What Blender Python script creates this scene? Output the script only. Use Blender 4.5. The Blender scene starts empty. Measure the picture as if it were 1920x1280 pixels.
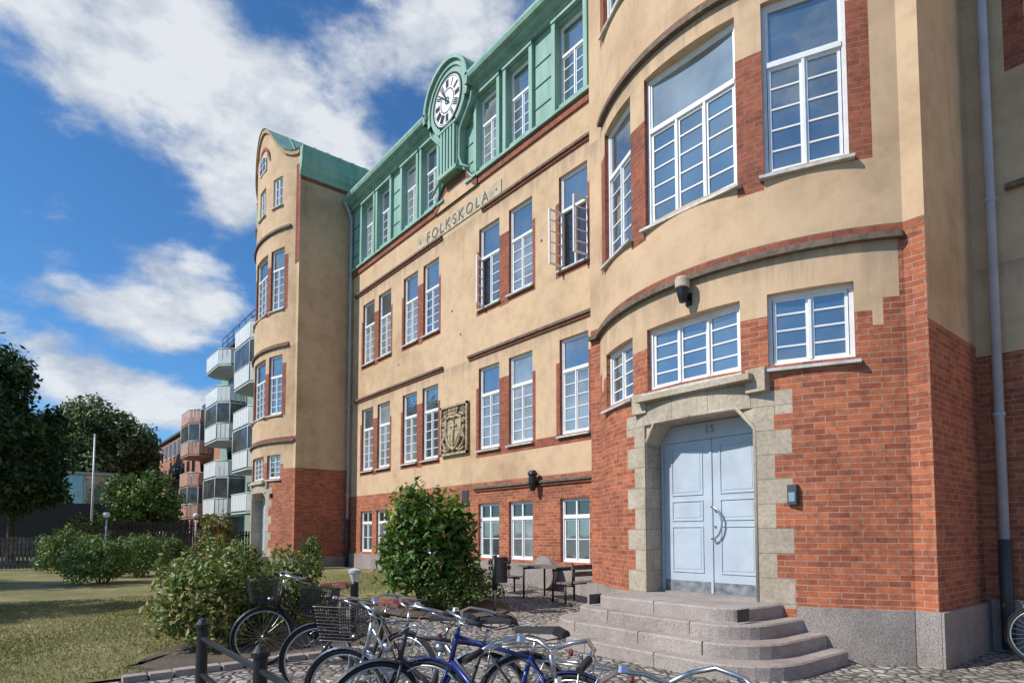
import bpy, math, random
import numpy as np
from mathutils import Vector, Matrix
random.seed(7); rng=np.random.default_rng(7)
scene=bpy.context.scene
scene.view_settings.view_transform='Standard'; scene.view_settings.look='None'; scene.view_settings.exposure=0

# ------------------------------------------------------------------ materials
MATS={}
def newmat(name):
    m=bpy.data.materials.new(name); m.use_nodes=True
    nt=m.node_tree; b=nt.nodes['Principled BSDF']; MATS[name]=m
    return m,nt,b
def N(nt,t,**kw):
    n=nt.nodes.new(t)
    for k,v in kw.items():
        if k in n.inputs: n.inputs[k].default_value=v
        else: setattr(n,k,v)
    return n
def L(nt,a,b): nt.links.new(a,b)
def c4(c): return (c[0],c[1],c[2],1)
def ramp(nt,src,stops):
    r=nt.nodes.new('ShaderNodeValToRGB'); e=r.color_ramp.elements
    while len(e)<len(stops): e.new(0.5)
    for i,(p,c) in enumerate(stops): e[i].position=p; e[i].color=c4(c)
    L(nt,src,r.inputs[0]); return r
def mixc(nt,fac,a,b,mode='MIX'):
    m=nt.nodes.new('ShaderNodeMix'); m.data_type='RGBA'; m.blend_type=mode
    for i,x in ((0,fac),(6,a),(7,b)):
        if hasattr(x,'links') or hasattr(x,'is_linked'): L(nt,x,m.inputs[i])
        else: m.inputs[i].default_value=x if i==0 else c4(x)
    return m.outputs[2]
def bump(nt,h,b,strength=.3,dist=.02):
    n=nt.nodes.new('ShaderNodeBump'); n.inputs['Strength'].default_value=strength; n.inputs['Distance'].default_value=dist
    L(nt,h,n.inputs['Height']); L(nt,n.outputs[0],b.inputs['Normal'])
def plain(name,col,rough=.6,metal=0,noise=.12,nscale=4,bs=0):
    m,nt,b=newmat(name); b.inputs['Roughness'].default_value=rough; b.inputs['Metallic'].default_value=metal
    tc=N(nt,'ShaderNodeTexCoord'); nz=N(nt,'ShaderNodeTexNoise',Scale=nscale,Detail=3.0)
    L(nt,tc.outputs['Object'],nz.inputs['Vector'])
    d=tuple(x*(1-noise*1.6) for x in col); l=tuple(min(1,x*(1+noise)) for x in col)
    r=ramp(nt,nz.outputs[0],[(.3,d),(.7,l)]); L(nt,r.outputs[0],b.inputs['Base Color'])
    if bs: bump(nt,nz.outputs[0],b,bs,.01)
    return m
def mth(nt,op,a,b=None,c=None):
    n=nt.nodes.new('ShaderNodeMath'); n.operation=op
    for i,x in enumerate((a,b,c)):
        if x is None: continue
        if isinstance(x,(int,float)): n.inputs[i].default_value=x
        else: L(nt,x,n.inputs[i])
    return n.outputs[0]
def stucco(name,col):
    m,nt,b=newmat(name); b.inputs['Roughness'].default_value=.92
    tc=N(nt,'ShaderNodeTexCoord')
    n1=N(nt,'ShaderNodeTexNoise',Scale=.5,Detail=6.0,Roughness=.62); L(nt,tc.outputs['Object'],n1.inputs['Vector'])
    mp=N(nt,'ShaderNodeMapping'); mp.inputs['Scale'].default_value=(2.6,2.6,.3); L(nt,tc.outputs['Object'],mp.inputs[0])
    n2=N(nt,'ShaderNodeTexNoise',Scale=1.0,Detail=4.0,Roughness=.65); L(nt,mp.outputs[0],n2.inputs['Vector'])
    n3=N(nt,'ShaderNodeTexNoise',Scale=60.0,Detail=2.0); L(nt,tc.outputs['Object'],n3.inputs['Vector'])
    n5=N(nt,'ShaderNodeTexNoise',Scale=2.3,Detail=6.0,Roughness=.7); L(nt,tc.outputs['Object'],n5.inputs['Vector'])
    r1=ramp(nt,n1.outputs[0],[(.30,tuple(x*y for x,y in zip(col,(.76,.72,.66)))),(.5,col),(.72,tuple(min(1,x*1.08) for x in col))])
    r2=ramp(nt,n2.outputs[0],[(.25,(.66,.62,.58)),(.42,(1,1,1))])
    r5=ramp(nt,n5.outputs[0],[(.32,(.78,.76,.73)),(.55,(1,1,1)),(.75,(1.05,1.05,1.05))])
    c=mixc(nt,.5,r1.outputs[0],r2.outputs[0],'MULTIPLY'); c=mixc(nt,.7,c,r5.outputs[0],'MULTIPLY')
    # rain stains running down below the string courses
    sp=N(nt,'ShaderNodeSeparateXYZ'); L(nt,tc.outputs['Object'],sp.inputs[0])
    ge=N(nt,'ShaderNodeNewGeometry'); sn=N(nt,'ShaderNodeSeparateXYZ'); L(nt,ge.outputs['Normal'],sn.inputs[0])
    front=mth(nt,'LESS_THAN',sn.outputs[1],-.3); ismain=mth(nt,'GREATER_THAN',sp.outputs[1],10.8); istow=mth(nt,'SUBTRACT',1.0,ismain)
    acc=None
    for zl,who in ((5.34,istow),(9.3,istow),(14.3,istow),(7.0,ismain),(11.5,ismain)):
        d=mth(nt,'SUBTRACT',zl,sp.outputs[2]); up=mth(nt,'MULTIPLY',mth(nt,'GREATER_THAN',d,-.02),who)
        f=mth(nt,'MULTIPLY',up,mth(nt,'MAXIMUM',mth(nt,'MULTIPLY_ADD',d,-1.1,1.0),0.0))
        acc=f if acc is None else mth(nt,'MAXIMUM',acc,f)
    acc=mth(nt,'MULTIPLY',acc,front)
    mp2=N(nt,'ShaderNodeMapping'); mp2.inputs['Scale'].default_value=(5,5,.45); L(nt,tc.outputs['Object'],mp2.inputs[0])
    n4=N(nt,'ShaderNodeTexNoise',Scale=1.0,Detail=4.0,Roughness=.7); L(nt,mp2.outputs[0],n4.inputs['Vector'])
    st=mth(nt,'MINIMUM',mth(nt,'MAXIMUM',mth(nt,'MULTIPLY',mth(nt,'SUBTRACT',mth(nt,'MULTIPLY_ADD',acc,.32,n4.outputs[0]),.66),5.0),0.0),1.0)
    c=mixc(nt,mth(nt,'MULTIPLY',mth(nt,'MULTIPLY',st,acc),.5),c,(.22,.18,.14))
    L(nt,c,b.inputs['Base Color'])
    bump(nt,n3.outputs[0],b,.22,.01)
stucco('stucco',(.60,.42,.262))
def brick(name,c1,c2,mortar,dk=1.0):
    m,nt,b=newmat(name); b.inputs['Roughness'].default_value=.85
    uv=N(nt,'ShaderNodeUVMap'); 
    br=N(nt,'ShaderNodeTexBrick'); br.offset=.5
    for k,v in (('Scale',1.0),('Mortar Size',.0065),('Mortar Smooth',.2),('Bias',-.1),('Brick Width',.26),('Row Height',.078)): br.inputs[k].default_value=v
    br.inputs['Color1'].default_value=c4(c1); br.inputs['Color2'].default_value=c4(c2); br.inputs['Mortar'].default_value=c4(mortar)
    L(nt,uv.outputs[0],br.inputs['Vector'])
    n1=N(nt,'ShaderNodeTexNoise',Scale=.9,Detail=5.0,Roughness=.7); L(nt,uv.outputs[0],n1.inputs['Vector'])
    n2=N(nt,'ShaderNodeTexNoise',Scale=9.0,Detail=4.0,Roughness=.7); L(nt,uv.outputs[0],n2.inputs['Vector'])
    r1=ramp(nt,n1.outputs[0],[(.28,(.54,.52,.54)),(.5,(1,1,1)),(.72,(1.14,1.10,1.0))])
    r2=ramp(nt,n2.outputs[0],[(.32,(.46,.44,.46)),(.55,(1,1,1))])
    c=mixc(nt,.85,br.outputs[0],r1.outputs[0],'MULTIPLY'); c=mixc(nt,.75,c,r2.outputs[0],'MULTIPLY')
    L(nt,c,b.inputs['Base Color'])
    mm=N(nt,'ShaderNodeMath',operation='SUBTRACT'); mm.inputs[0].default_value=1; L(nt,br.outputs['Fac'],mm.inputs[1])
    bump(nt,mm.outputs[0],b,.6,.012)
brick('brick',(.51,.145,.06),(.29,.072,.036),(.40,.28,.20))
brick('brick_trim',(.36,.095,.045),(.24,.062,.032),(.27,.165,.115))
brick('brick_far',(.50,.22,.13),(.42,.17,.10),(.45,.3,.2))
def speck(name,col,scale,dark=.6,rough=.8,bs=.2,joints=None):
    m,nt,b=newmat(name); b.inputs['Roughness'].default_value=rough
    tc=N(nt,'ShaderNodeTexCoord'); n1=N(nt,'ShaderNodeTexNoise',Scale=scale,Detail=3.0); L(nt,tc.outputs['Object'],n1.inputs['Vector'])
    n2=N(nt,'ShaderNodeTexNoise',Scale=1.7,Detail=5.0,Roughness=.7); L(nt,tc.outputs['Object'],n2.inputs['Vector'])
    r1=ramp(nt,n1.outputs[0],[(.35,tuple(x*dark for x in col)),(.6,col)])
    r2=ramp(nt,n2.outputs[0],[(.3,(.62,.60,.57)),(.62,(1,1,1))])
    c=mixc(nt,.85,r1.outputs[0],r2.outputs[0],'MULTIPLY')
    if joints:
        uv=N(nt,'ShaderNodeUVMap'); mp=N(nt,'ShaderNodeMapping'); mp.inputs['Location'].default_value=joints[2]; L(nt,uv.outputs[0],mp.inputs[0])
        br=N(nt,'ShaderNodeTexBrick'); br.offset=joints[3]
        for k,v in (('Scale',1.0),('Mortar Size',.005),('Mortar Smooth',.3),('Bias',0),('Brick Width',joints[0]),('Row Height',joints[1])): br.inputs[k].default_value=v
        br.inputs['Color1'].default_value=(1,1,1,1); br.inputs['Color2'].default_value=(.84,.84,.84,1); br.inputs['Mortar'].default_value=(.35,.33,.3,1)
        L(nt,mp.outputs[0],br.inputs['Vector']); c=mixc(nt,1.0,c,br.outputs[0],'MULTIPLY')
    L(nt,c,b.inputs['Base Color']); bump(nt,n1.outputs[0],b,bs,.01)
speck('granite',(.40,.345,.31),55,.55,joints=(5.0,1.15,(2.5,0,0),0))
speck('granite_step',(.45,.385,.345),60,.6)
speck('limestone',(.56,.47,.355),22,.78,joints=(.62,.33,(0,-.02,0),.5))
speck('limestone_plain',(.56,.47,.355),22,.78)
speck('lip_stone',(.20,.15,.11),12,.6)
def copper():
    m,nt,b=newmat('copper'); b.inputs['Roughness'].default_value=.7
    tc=N(nt,'ShaderNodeTexCoord'); mp=N(nt,'ShaderNodeMapping'); mp.inputs['Scale'].default_value=(2.5,2.5,.5); L(nt,tc.outputs['Object'],mp.inputs[0])
    n1=N(nt,'ShaderNodeTexNoise',Scale=1.0,Detail=6.0,Roughness=.65); L(nt,mp.outputs[0],n1.inputs['Vector'])
    r=ramp(nt,n1.outputs[0],[(.3,(.16,.295,.24)),(.5,(.235,.40,.33)),(.75,(.33,.50,.42))]); L(nt,r.outputs[0],b.inputs['Base Color'])
    bump(nt,n1.outputs[0],b,.15,.02)
copper()
plain('copper_dark',(.11,.22,.175),.6)
plain('white_paint',(.80,.81,.82),.4,0,.05,6)
plain('sill',(.55,.54,.51),.6,0,.2,8)
plain('door_paint',(.44,.50,.56),.45,0,.07,3)
plain('door_dark',(.22,.26,.30),.5)
plain('steel',(.55,.55,.56),.28,1,.1)
plain('kick_plate',(.32,.33,.34),.45,.6,.3,9)
plain('black_metal',(.015,.015,.017),.4,0,.2)
plain('dark_grey',(.05,.05,.055),.5)
plain('pipe_paint',(.42,.43,.50),.4,0,.08,3)
plain('rubber',(.02,.02,.02),.8)
plain('silver_paint',(.5,.52,.54),.3,.7)
plain('blue_paint',(.02,.035,.16),.3,.2)
plain('red_leather',(.16,.03,.02),.5)
plain('ochre_trim',(.40,.26,.14),.8)
plain('wood_grey',(.16,.14,.12),.85,0,.35,6)
plain('wood_brown',(.10,.065,.045),.85,0,.35,6)
plain('bark',(.10,.075,.055),.95,0,.4,9,.6)
plain('apt_wall',(.55,.58,.55),.8,0,.06,1)
plain('apt_parapet',(.66,.69,.68),.6,0,.05,2)
plain('brown_parapet',(.48,.28,.21),.7,0,.06,2)
plain('apt_green',(.24,.33,.27),.8)
plain('roof_dark',(.06,.06,.065),.7)
plain('clock_white',(.82,.82,.80),.4,0,.02)
plain('cream_white',(.75,.74,.70),.35,0,.02)
plain('relief_stone',(.42,.33,.21),.9,0,.3,9,.5)
plain('relief_back',(.20,.15,.10),.9,0,.3,9,.5)
plain('letter_stone',(.17,.14,.11),.9,0,.2,9)
plain('panel_stone',(.50,.41,.29),.9,0,.2,5,.3)
def glass(name,dark,fac,rough=.02):
    m,nt,b=newmat(name); nt.nodes.remove(b); o=nt.nodes['Material Output']
    tc=N(nt,'ShaderNodeTexCoord'); n1=N(nt,'ShaderNodeTexNoise',Scale=1.3,Detail=2.0); L(nt,tc.outputs['Object'],n1.inputs['Vector'])
    g=N(nt,'ShaderNodeBsdfGlossy'); g.inputs['Roughness'].default_value=rough; g.inputs['Color'].default_value=(.90,.95,.98,1)
    bp=N(nt,'ShaderNodeBump'); bp.inputs['Strength'].default_value=.14; bp.inputs['Distance'].default_value=.05; L(nt,n1.outputs[0],bp.inputs['Height']); L(nt,bp.outputs[0],g.inputs['Normal'])
    d=N(nt,'ShaderNodeBsdfDiffuse')
    r=ramp(nt,n1.outputs[0],[(.35,tuple(x*.5 for x in dark)),(.65,dark)]); L(nt,r.outputs[0],d.inputs['Color'])
    fr=N(nt,'ShaderNodeLayerWeight'); fr.inputs['Blend'].default_value=.35
    ma=N(nt,'ShaderNodeMath',operation='MULTIPLY_ADD'); L(nt,fr.outputs['Fresnel'],ma.inputs[0]); ma.inputs[1].default_value=.6; ma.inputs[2].default_value=fac; ma.use_clamp=True
    mx=N(nt,'ShaderNodeMixShader'); L(nt,ma.outputs[0],mx.inputs[0]); L(nt,d.outputs[0],mx.inputs[1]); L(nt,g.outputs[0],mx.inputs[2]); L(nt,mx.outputs[0],o.inputs[0])
glass('glass',(.10,.13,.145),.30)
glass('glass_pale',(.28,.31,.31),.20)
glass('glass_dark',(.03,.035,.04),.10)
glass('glass_apt',(.10,.11,.11),.02,.1)
def clearglass():
    m,nt,b=newmat('glass_clear'); nt.nodes.remove(b); o=nt.nodes['Material Output']
    t=N(nt,'ShaderNodeBsdfTransparent'); g=N(nt,'ShaderNodeBsdfGlossy'); g.inputs['Roughness'].default_value=.03
    mx=N(nt,'ShaderNodeMixShader'); mx.inputs[0].default_value=.12; L(nt,t.outputs[0],mx.inputs[1]); L(nt,g.outputs[0],mx.inputs[2]); L(nt,mx.outputs[0],o.inputs[0])
clearglass()
def leafmat(name,a,b_,c,tr=.25):
    m,nt,b=newmat(name); b.inputs['Roughness'].default_value=.5
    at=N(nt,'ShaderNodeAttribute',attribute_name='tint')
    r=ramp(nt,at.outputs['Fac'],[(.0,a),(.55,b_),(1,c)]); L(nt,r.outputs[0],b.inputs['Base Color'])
    o=nt.nodes['Material Output']; t=N(nt,'ShaderNodeBsdfTranslucent'); L(nt,r.outputs[0],t.inputs[0])
    mx=N(nt,'ShaderNodeMixShader'); mx.inputs[0].default_value=tr; L(nt,b.outputs[0],mx.inputs[1]); L(nt,t.outputs[0],mx.inputs[2]); L(nt,mx.outputs[0],o.inputs[0])
leafmat('leaf_tree',(.022,.05,.014),(.05,.10,.024),(.11,.18,.04))
leafmat('leaf_far',(.06,.09,.022),(.13,.17,.045),(.22,.24,.07))
leafmat('leaf_shrub',(.05,.095,.018),(.12,.20,.035),(.25,.31,.07))
leafmat('leaf_spirea',(.06,.10,.018),(.17,.235,.045),(.46,.33,.12),.3)
leafmat('leaf_glossy',(.03,.085,.012),(.10,.20,.025),(.42,.36,.07),.35)
leafmat('leaf_yellow',(.10,.10,.02),(.22,.20,.05),(.36,.28,.07))
leafmat('grass_blade',(.12,.145,.035),(.26,.24,.075),(.46,.38,.17))
def cobble():
    m,nt,b=newmat('cobble'); b.inputs['Roughness'].default_value=.85
    tc=N(nt,'ShaderNodeTexCoord'); v=N(nt,'ShaderNodeTexVoronoi',Scale=7.5); v.feature='F1'; L(nt,tc.outputs['Object'],v.inputs['Vector'])
    e=N(nt,'ShaderNodeTexVoronoi',Scale=7.5); e.feature='DISTANCE_TO_EDGE'; L(nt,tc.outputs['Object'],e.inputs['Vector'])
    n1=N(nt,'ShaderNodeTexNoise',Scale=.5,Detail=5.0); L(nt,tc.outputs['Object'],n1.inputs['Vector'])
    hs=N(nt,'ShaderNodeSeparateColor'); L(nt,v.outputs['Color'],hs.inputs[0])
    r=ramp(nt,hs.outputs[0],[(.0,(.22,.20,.185)),(.5,(.34,.315,.285)),(1,(.48,.44,.40))])
    r2=ramp(nt,e.outputs[0],[(.03,(.34,.30,.24)),(.12,(1,1,1))])
    c=mixc(nt,1.0,r.outputs[0],r2.outputs[0],'MULTIPLY')
    r3=ramp(nt,n1.outputs[0],[(.35,(.72,.70,.65)),(.6,(1,1,1))]); c=mixc(nt,1.0,c,r3.outputs[0],'MULTIPLY')
    L(nt,c,b.inputs['Base Color']); r4=ramp(nt,e.outputs[0],[(.0,(0,0,0)),(.25,(1,1,1))]); bump(nt,r4.outputs[0],b,.9,.04)
cobble()
def groundmat(name,a,bc,c,s=.6,s2=25):
    m,nt,b=newmat(name); b.inputs['Roughness'].default_value=.95
    tc=N(nt,'ShaderNodeTexCoord'); n1=N(nt,'ShaderNodeTexNoise',Scale=s,Detail=6.0,Roughness=.7); L(nt,tc.outputs['Object'],n1.inputs['Vector'])
    n2=N(nt,'ShaderNodeTexNoise',Scale=s2,Detail=4.0,Roughness=.8); L(nt,tc.outputs['Object'],n2.inputs['Vector'])
    r=ramp(nt,n1.outputs[0],[(.3,a),(.5,bc),(.7,c)]); r2=ramp(nt,n2.outputs[0],[(.3,(.5,.5,.5)),(.65,(1,1,1))])
    L(nt,mixc(nt,1.0,r.outputs[0],r2.outputs[0],'MULTIPLY'),b.inputs['Base Color']); bump(nt,n2.outputs[0],b,.8,.05)
groundmat('lawn',(.15,.175,.05),(.27,.25,.09),(.46,.37,.19))
groundmat('soil',(.12,.09,.065),(.17,.13,.095),(.24,.19,.14),1.5,30)
groundmat('far_ground',(.12,.14,.06),(.18,.19,.08),(.25,.24,.12),.05,3)

# ------------------------------------------------------------------ mesh builder
class MB:
    def __init__(s,name,parent=None,frame=None):
        s.name=name;s.v=[];s.f=[];s.mi=[];s.uv=[];s.sm=[];s.mats=[];s.parent=parent;s.fr=frame
    def mid(s,m):
        if m not in s.mats: s.mats.append(m)
        return s.mats.index(m)
    def P(s,p):
        if s.fr is None: return Vector(p)
        o,ex,ey,ez=s.fr
        return o+ex*p[0]+ey*p[1]+ez*p[2]
    def face(s,pts,mat,uvs=None,smooth=False):
        W=[s.P(p) for p in pts]; i=len(s.v); s.v+=W; s.f.append(list(range(i,i+len(W)))); s.mi.append(s.mid(mat)); s.sm.append(smooth)
        if uvs is None:
            n=Vector((0,0,0))
            for k in range(len(W)):
                a=W[k];b=W[(k+1)%len(W)]; n+=a.cross(b)
            if n.length>0: n.normalize()
            if abs(n.z)>.7: uvs=[(w.x,w.y) for w in W]
            else:
                t=Vector((0,0,1)).cross(n); t.normalize(); uvs=[(w.dot(t),w.z) for w in W]
        s.uv+=uvs
    def box(s,x0,x1,y0,y1,z0,z1,mat):
        if x0>x1:x0,x1=x1,x0
        if y0>y1:y0,y1=y1,y0
        if z0>z1:z0,z1=z1,z0
        a=[(x0,y0,z0),(x1,y0,z0),(x1,y1,z0),(x0,y1,z0),(x0,y0,z1),(x1,y0,z1),(x1,y1,z1),(x0,y1,z1)]
        for q in ((0,1,5,4),(1,2,6,5),(2,3,7,6),(3,0,4,7),(4,5,6,7),(3,2,1,0)): s.face([a[k] for k in q],mat)
    def prism(s,poly,z0,z1,mat,top=True,bot=False,smooth=False):
        n=len(poly)
        for i in range(n):
            a=poly[i];b=poly[(i+1)%n]; s.face([(a[0],a[1],z0),(b[0],b[1],z0),(b[0],b[1],z1),(a[0],a[1],z1)],mat,smooth=smooth)
        if top: s.face([(p[0],p[1],z1) for p in poly],mat)
        if bot: s.face([(p[0],p[1],z0) for p in reversed(poly)],mat)
    def xprism(s,poly,y0,y1,mat,mside=None):
        n=len(poly); mside=mside or mat
        for i in range(n):
            a=poly[i];b=poly[(i+1)%n]; s.face([(a[0],y0,a[1]),(a[0],y1,a[1]),(b[0],y1,b[1]),(b[0],y0,b[1])],mside)
        s.face([(p[0],y0,p[1]) for p in poly],mat); s.face([(p[0],y1,p[1]) for p in reversed(poly)],mat)
    def tube(s,pts,r,mat,n=6,closed=False,caps=True):
        pts=[Vector(p) for p in pts]; m=len(pts)
        rr=r if isinstance(r,(list,tuple)) else [r]*m
        rings=[]; prev=None
        for i in range(m):
            if closed: t=pts[(i+1)%m]-pts[i-1]
            elif i==0: t=pts[1]-pts[0]
            elif i==m-1: t=pts[-1]-pts[-2]
            else: t=(pts[i+1]-pts[i]).normalized()+(pts[i]-pts[i-1]).normalized()
            if t.length<1e-9: t=Vector((0,0,1))
            t.normalize()
            if prev is None:
                a=Vector((0,0,1)) if abs(t.z)<.9 else Vector((1,0,0)); u=t.cross(a).normalized()
            else: u=(prev-t*prev.dot(t)).normalized()
            prev=u; w=t.cross(u)
            rings.append([pts[i]+(u*math.cos(2*math.pi*k/n)+w*math.sin(2*math.pi*k/n))*rr[i] for k in range(n)])
        base=len(s.v)
        for R in rings: s.v+=[s.P(p) for p in R]
        M=s.mid(mat)
        for i in range(m if closed else m-1):
            j=(i+1)%m
            for k in range(n):
                k2=(k+1)%n
                s.f.append([base+i*n+k,base+i*n+k2,base+j*n+k2,base+j*n+k]); s.mi.append(M); s.sm.append(n>4); s.uv+=[(0,0),(1,0),(1,1),(0,1)]
        if caps and not closed:
            for i,rev in ((0,True),(m-1,False)):
                q=[base+i*n+k for k in range(n)]
                if rev:q.reverse()
                s.f.append(q); s.mi.append(M); s.sm.append(False); s.uv+=[(0,0)]*n
    def lathe(s,prof,cx,cy,mat,n=16):
        for i in range(len(prof)-1):
            (r0,z0),(r1,z1)=prof[i],prof[i+1]
            for k in range(n):
                a=2*math.pi*k/n;b=2*math.pi*(k+1)/n
                s.face([(cx+r0*math.cos(a),cy+r0*math.sin(a),z0),(cx+r0*math.cos(b),cy+r0*math.sin(b),z0),(cx+r1*math.cos(b),cy+r1*math.sin(b),z1),(cx+r1*math.cos(a),cy+r1*math.sin(a),z1)],mat,smooth=True)
    def build(s,mw=None):
        me=bpy.data.meshes.new(s.name); me.from_pydata([tuple(p) for p in s.v],[],s.f)
        for m in s.mats: me.materials.append(MATS[m])
        me.polygons.foreach_set('material_index',s.mi); me.polygons.foreach_set('use_smooth',s.sm)
        uvl=me.uv_layers.new(name='UVMap'); uvl.data.foreach_set('uv',[c for p in s.uv for c in p])
        me.update()
        ob=bpy.data.objects.new(s.name,me); scene.collection.objects.link(ob)
        if s.parent: ob.parent=s.parent
        if mw is not None: ob.matrix_world=mw
        return ob
def empty(name,loc=(0,0,0)):
    e=bpy.data.objects.new(name,None); e.location=loc; scene.collection.objects.link(e); return e
def sstep(t): t=max(0,min(1,t)); return t*t*(3-2*t)
def G(x,y): return .22*sstep((-8.6-x)/4.5)*sstep((y-5.5)/4.5)

# ------------------------------------------------------------------ walls & windows
def wall(mb,P,S,Z,holes,matf):
    S=sorted(set([round(a,4) for a in S]+[round(h[k],4) for h in holes for k in (0,1)]))
    Z=sorted(set([round(a,4) for a in Z]+[round(h[k],4) for h in holes for k in (2,3)]))
    arc=[0]
    for i in range(1,len(S)): arc.append(arc[-1]+(Vector(P(S[i]))-Vector(P(S[i-1]))).length)
    for i in range(len(S)-1):
        a=P(S[i]);b=P(S[i+1]); sc=(S[i]+S[i+1])/2
        for j in range(len(Z)-1):
            zc=(Z[j]+Z[j+1])/2
            if any(h[0]<sc<h[1] and h[2]<zc<h[3] for h in holes): continue
            z0,z1=Z[j],Z[j+1]
            mb.face([(a[0],a[1],z0),(b[0],b[1],z0),(b[0],b[1],z1),(a[0],a[1],z1)],matf(sc,zc),[(arc[i],z0),(arc[i+1],z0),(arc[i+1],z1),(arc[i],z1)])
    for h in holes:
        s0,s1,z0,z1=h[:4]; d=h[4] if len(h)>4 else .14
        A=Vector(P(s0));B=Vector(P(s1)); t=(B-A).normalized(); n=Vector((-t.y,t.x))
        mid=[Vector(P(s)) for s in S if s0-1e-4<=s<=s1+1e-4]
        A2=A+n*d;B2=B+n*d
        m0=h[5] if len(h)>5 else matf(s0-.03,(z0+z1)/2-.3)
        mb.face([(A.x,A.y,z0),(A.x,A.y,z1),(A2.x,A2.y,z1),(A2.x,A2.y,z0)],m0)
        mb.face([(B.x,B.y,z0),(B2.x,B2.y,z0),(B2.x,B2.y,z1),(B.x,B.y,z1)],m0)
        mt=h[5] if len(h)>5 else matf((s0+s1)/2,z1+.03)
        mb.face([(p.x,p.y,z1) for p in mid]+[(B2.x,B2.y,z1),(A2.x,A2.y,z1)],mt)
        mb.face([(A2.x,A2.y,z0),(B2.x,B2.y,z0)]+[(p.x,p.y,z0) for p in reversed(mid)],mt)
def ledge(mb,P,s0,s1,z0,z1,proud,mat,n=24,back=.0):
    ss=[s0+(s1-s0)*i/n for i in range(n+1)]
    def pt(s):
        e=.01; a=Vector(P(s-e));b=Vector(P(s+e)); t=(b-a).normalized(); return Vector(P(s)),Vector((t.y,-t.x))
    for i in range(n):
        (a,na),(b,nb)=pt(ss[i]),pt(ss[i+1]); ao=a+na*proud;bo=b+nb*proud; u0,u1=i*(s1-s0)/n,(i+1)*(s1-s0)/n
        mb.face([(ao.x,ao.y,z0),(bo.x,bo.y,z0),(bo.x,bo.y,z1),(ao.x,ao.y,z1)],mat,[(z0,u0),(z0,u1),(z1,u1),(z1,u0)])
        mb.face([(ao.x,ao.y,z1),(bo.x,bo.y,z1),(b.x,b.y,z1),(a.x,a.y,z1)],mat)
        mb.face([(a.x,a.y,z0),(b.x,b.y,z0),(bo.x,bo.y,z0),(ao.x,ao.y,z0)],mat)
        if i==0: mb.face([(a.x,a.y,z0),(ao.x,ao.y,z0),(ao.x,ao.y,z1),(a.x,a.y,z1)],mat)
        if i==n-1: mb.face([(bo.x,bo.y,z0),(b.x,b.y,z0),(b.x,b.y,z1),(bo.x,bo.y,z1)],mat)
UP=Vector((0,0,1))
def winframe(P,s0,s1,d):
    A=Vector(P(s0));B=Vector(P(s1)); t=(B-A).normalized(); n=Vector((-t.y,t.x)); w=(B-A).length; A=A+n*d
    return (Vector((A.x,A.y,0)),Vector((t.x,t.y,0)),Vector((n.x,n.y,0)),UP),w
def window(mf,mg,P,s0,s1,z0,z1,cols=2,rows=5,transom=None,d=.10,sill=True,top_split=1,gl='glass',openings=(),sub=1,topgl=None):
    fr,w=winframe(P,s0,s1,d); mf.fr=fr; mg.fr=fr; M='white_paint'; F=.055
    D0,D1=-.02,.055
    mf.box(0,F,D0,D1,z0,z1,M); mf.box(w-F,w,D0,D1,z0,z1,M); mf.box(F,w-F,D0,D1,z0,z0+F,M); mf.box(F,w-F,D0,D1,z1-F,z1,M)
    zt=transom if transom else z1-F
    if transom:
        mf.box(F,w-F,D0-.015,D1,zt-.035,zt+.035,M)
        for k in range(1,top_split):
            x=F+(w-2*F)*k/top_split; mf.box(x-.025,x+.025,D0,D1,zt+.035,z1-F,M)
        g=.03
        mf.box(F,F+g,0,.04,zt+.035,z1-F,M); mf.box(w-F-g,w-F,0,.04,zt+.035,z1-F,M); mf.box(F+g,w-F-g,0,.04,z1-F-g,z1-F,M); mf.box(F+g,w-F-g,0,.04,zt+.035,zt+.035+g,M)
        mg.face([(F,.02,zt),(w-F,.02,zt),(w-F,.02,z1-F),(F,.02,z1-F)],topgl or gl)
        zt-=.035
    cw=(w-2*F)/cols
    for c in range(cols):
        x0=F+c*cw; x1=x0+cw
        if c: mf.box(x0-.018,x0+.018,D0-.008,D1,z0+F,zt,M)
        if c in openings:
            mg.face([(x0,.05,z0+F),(x1,.05,z0+F),(x1,.05,zt),(x0,.05,zt)],'glass_dark')
            ang=openings[c]; hinge=x0 if ang>0 else x1
            o=fr[0]+fr[1]*hinge; ca,sa=math.cos(abs(ang)),math.sin(abs(ang))
            ex=(fr[1]*ca*(1 if ang>0 else -1)-fr[2]*sa); ey=UP.cross(ex)
            keep=fr; mf.fr=(o+fr[2]*-.03,ex,ey,UP); mg.fr=mf.fr; a0,a1=0.01,cw
            sash(mf,mg,a0,a1,z0+F,zt,rows,sub,'glass_clear',M); mf.fr=keep; mg.fr=keep
        else: sash(mf,mg,x0+.01,x1-.01,z0+F,zt,rows,sub,gl,M)
    if sill:
        o=d+.09
        mf.fr=fr
        a=[(-.06,-o,z0-.09),(w+.06,-o,z0-.09),(w+.06,.0,z0-.09),(-.06,0,z0-.09),(-.06,-o,z0-.05),(w+.06,-o,z0-.05),(w+.06,0,z0-.003),(-.06,0,z0-.003)]
        for q in ((0,1,5,4),(1,2,6,5),(3,0,4,7),(4,5,6,7),(3,2,1,0)): mf.face([a[k] for k in q],'sill')
    mf.fr=None; mg.fr=None
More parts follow.
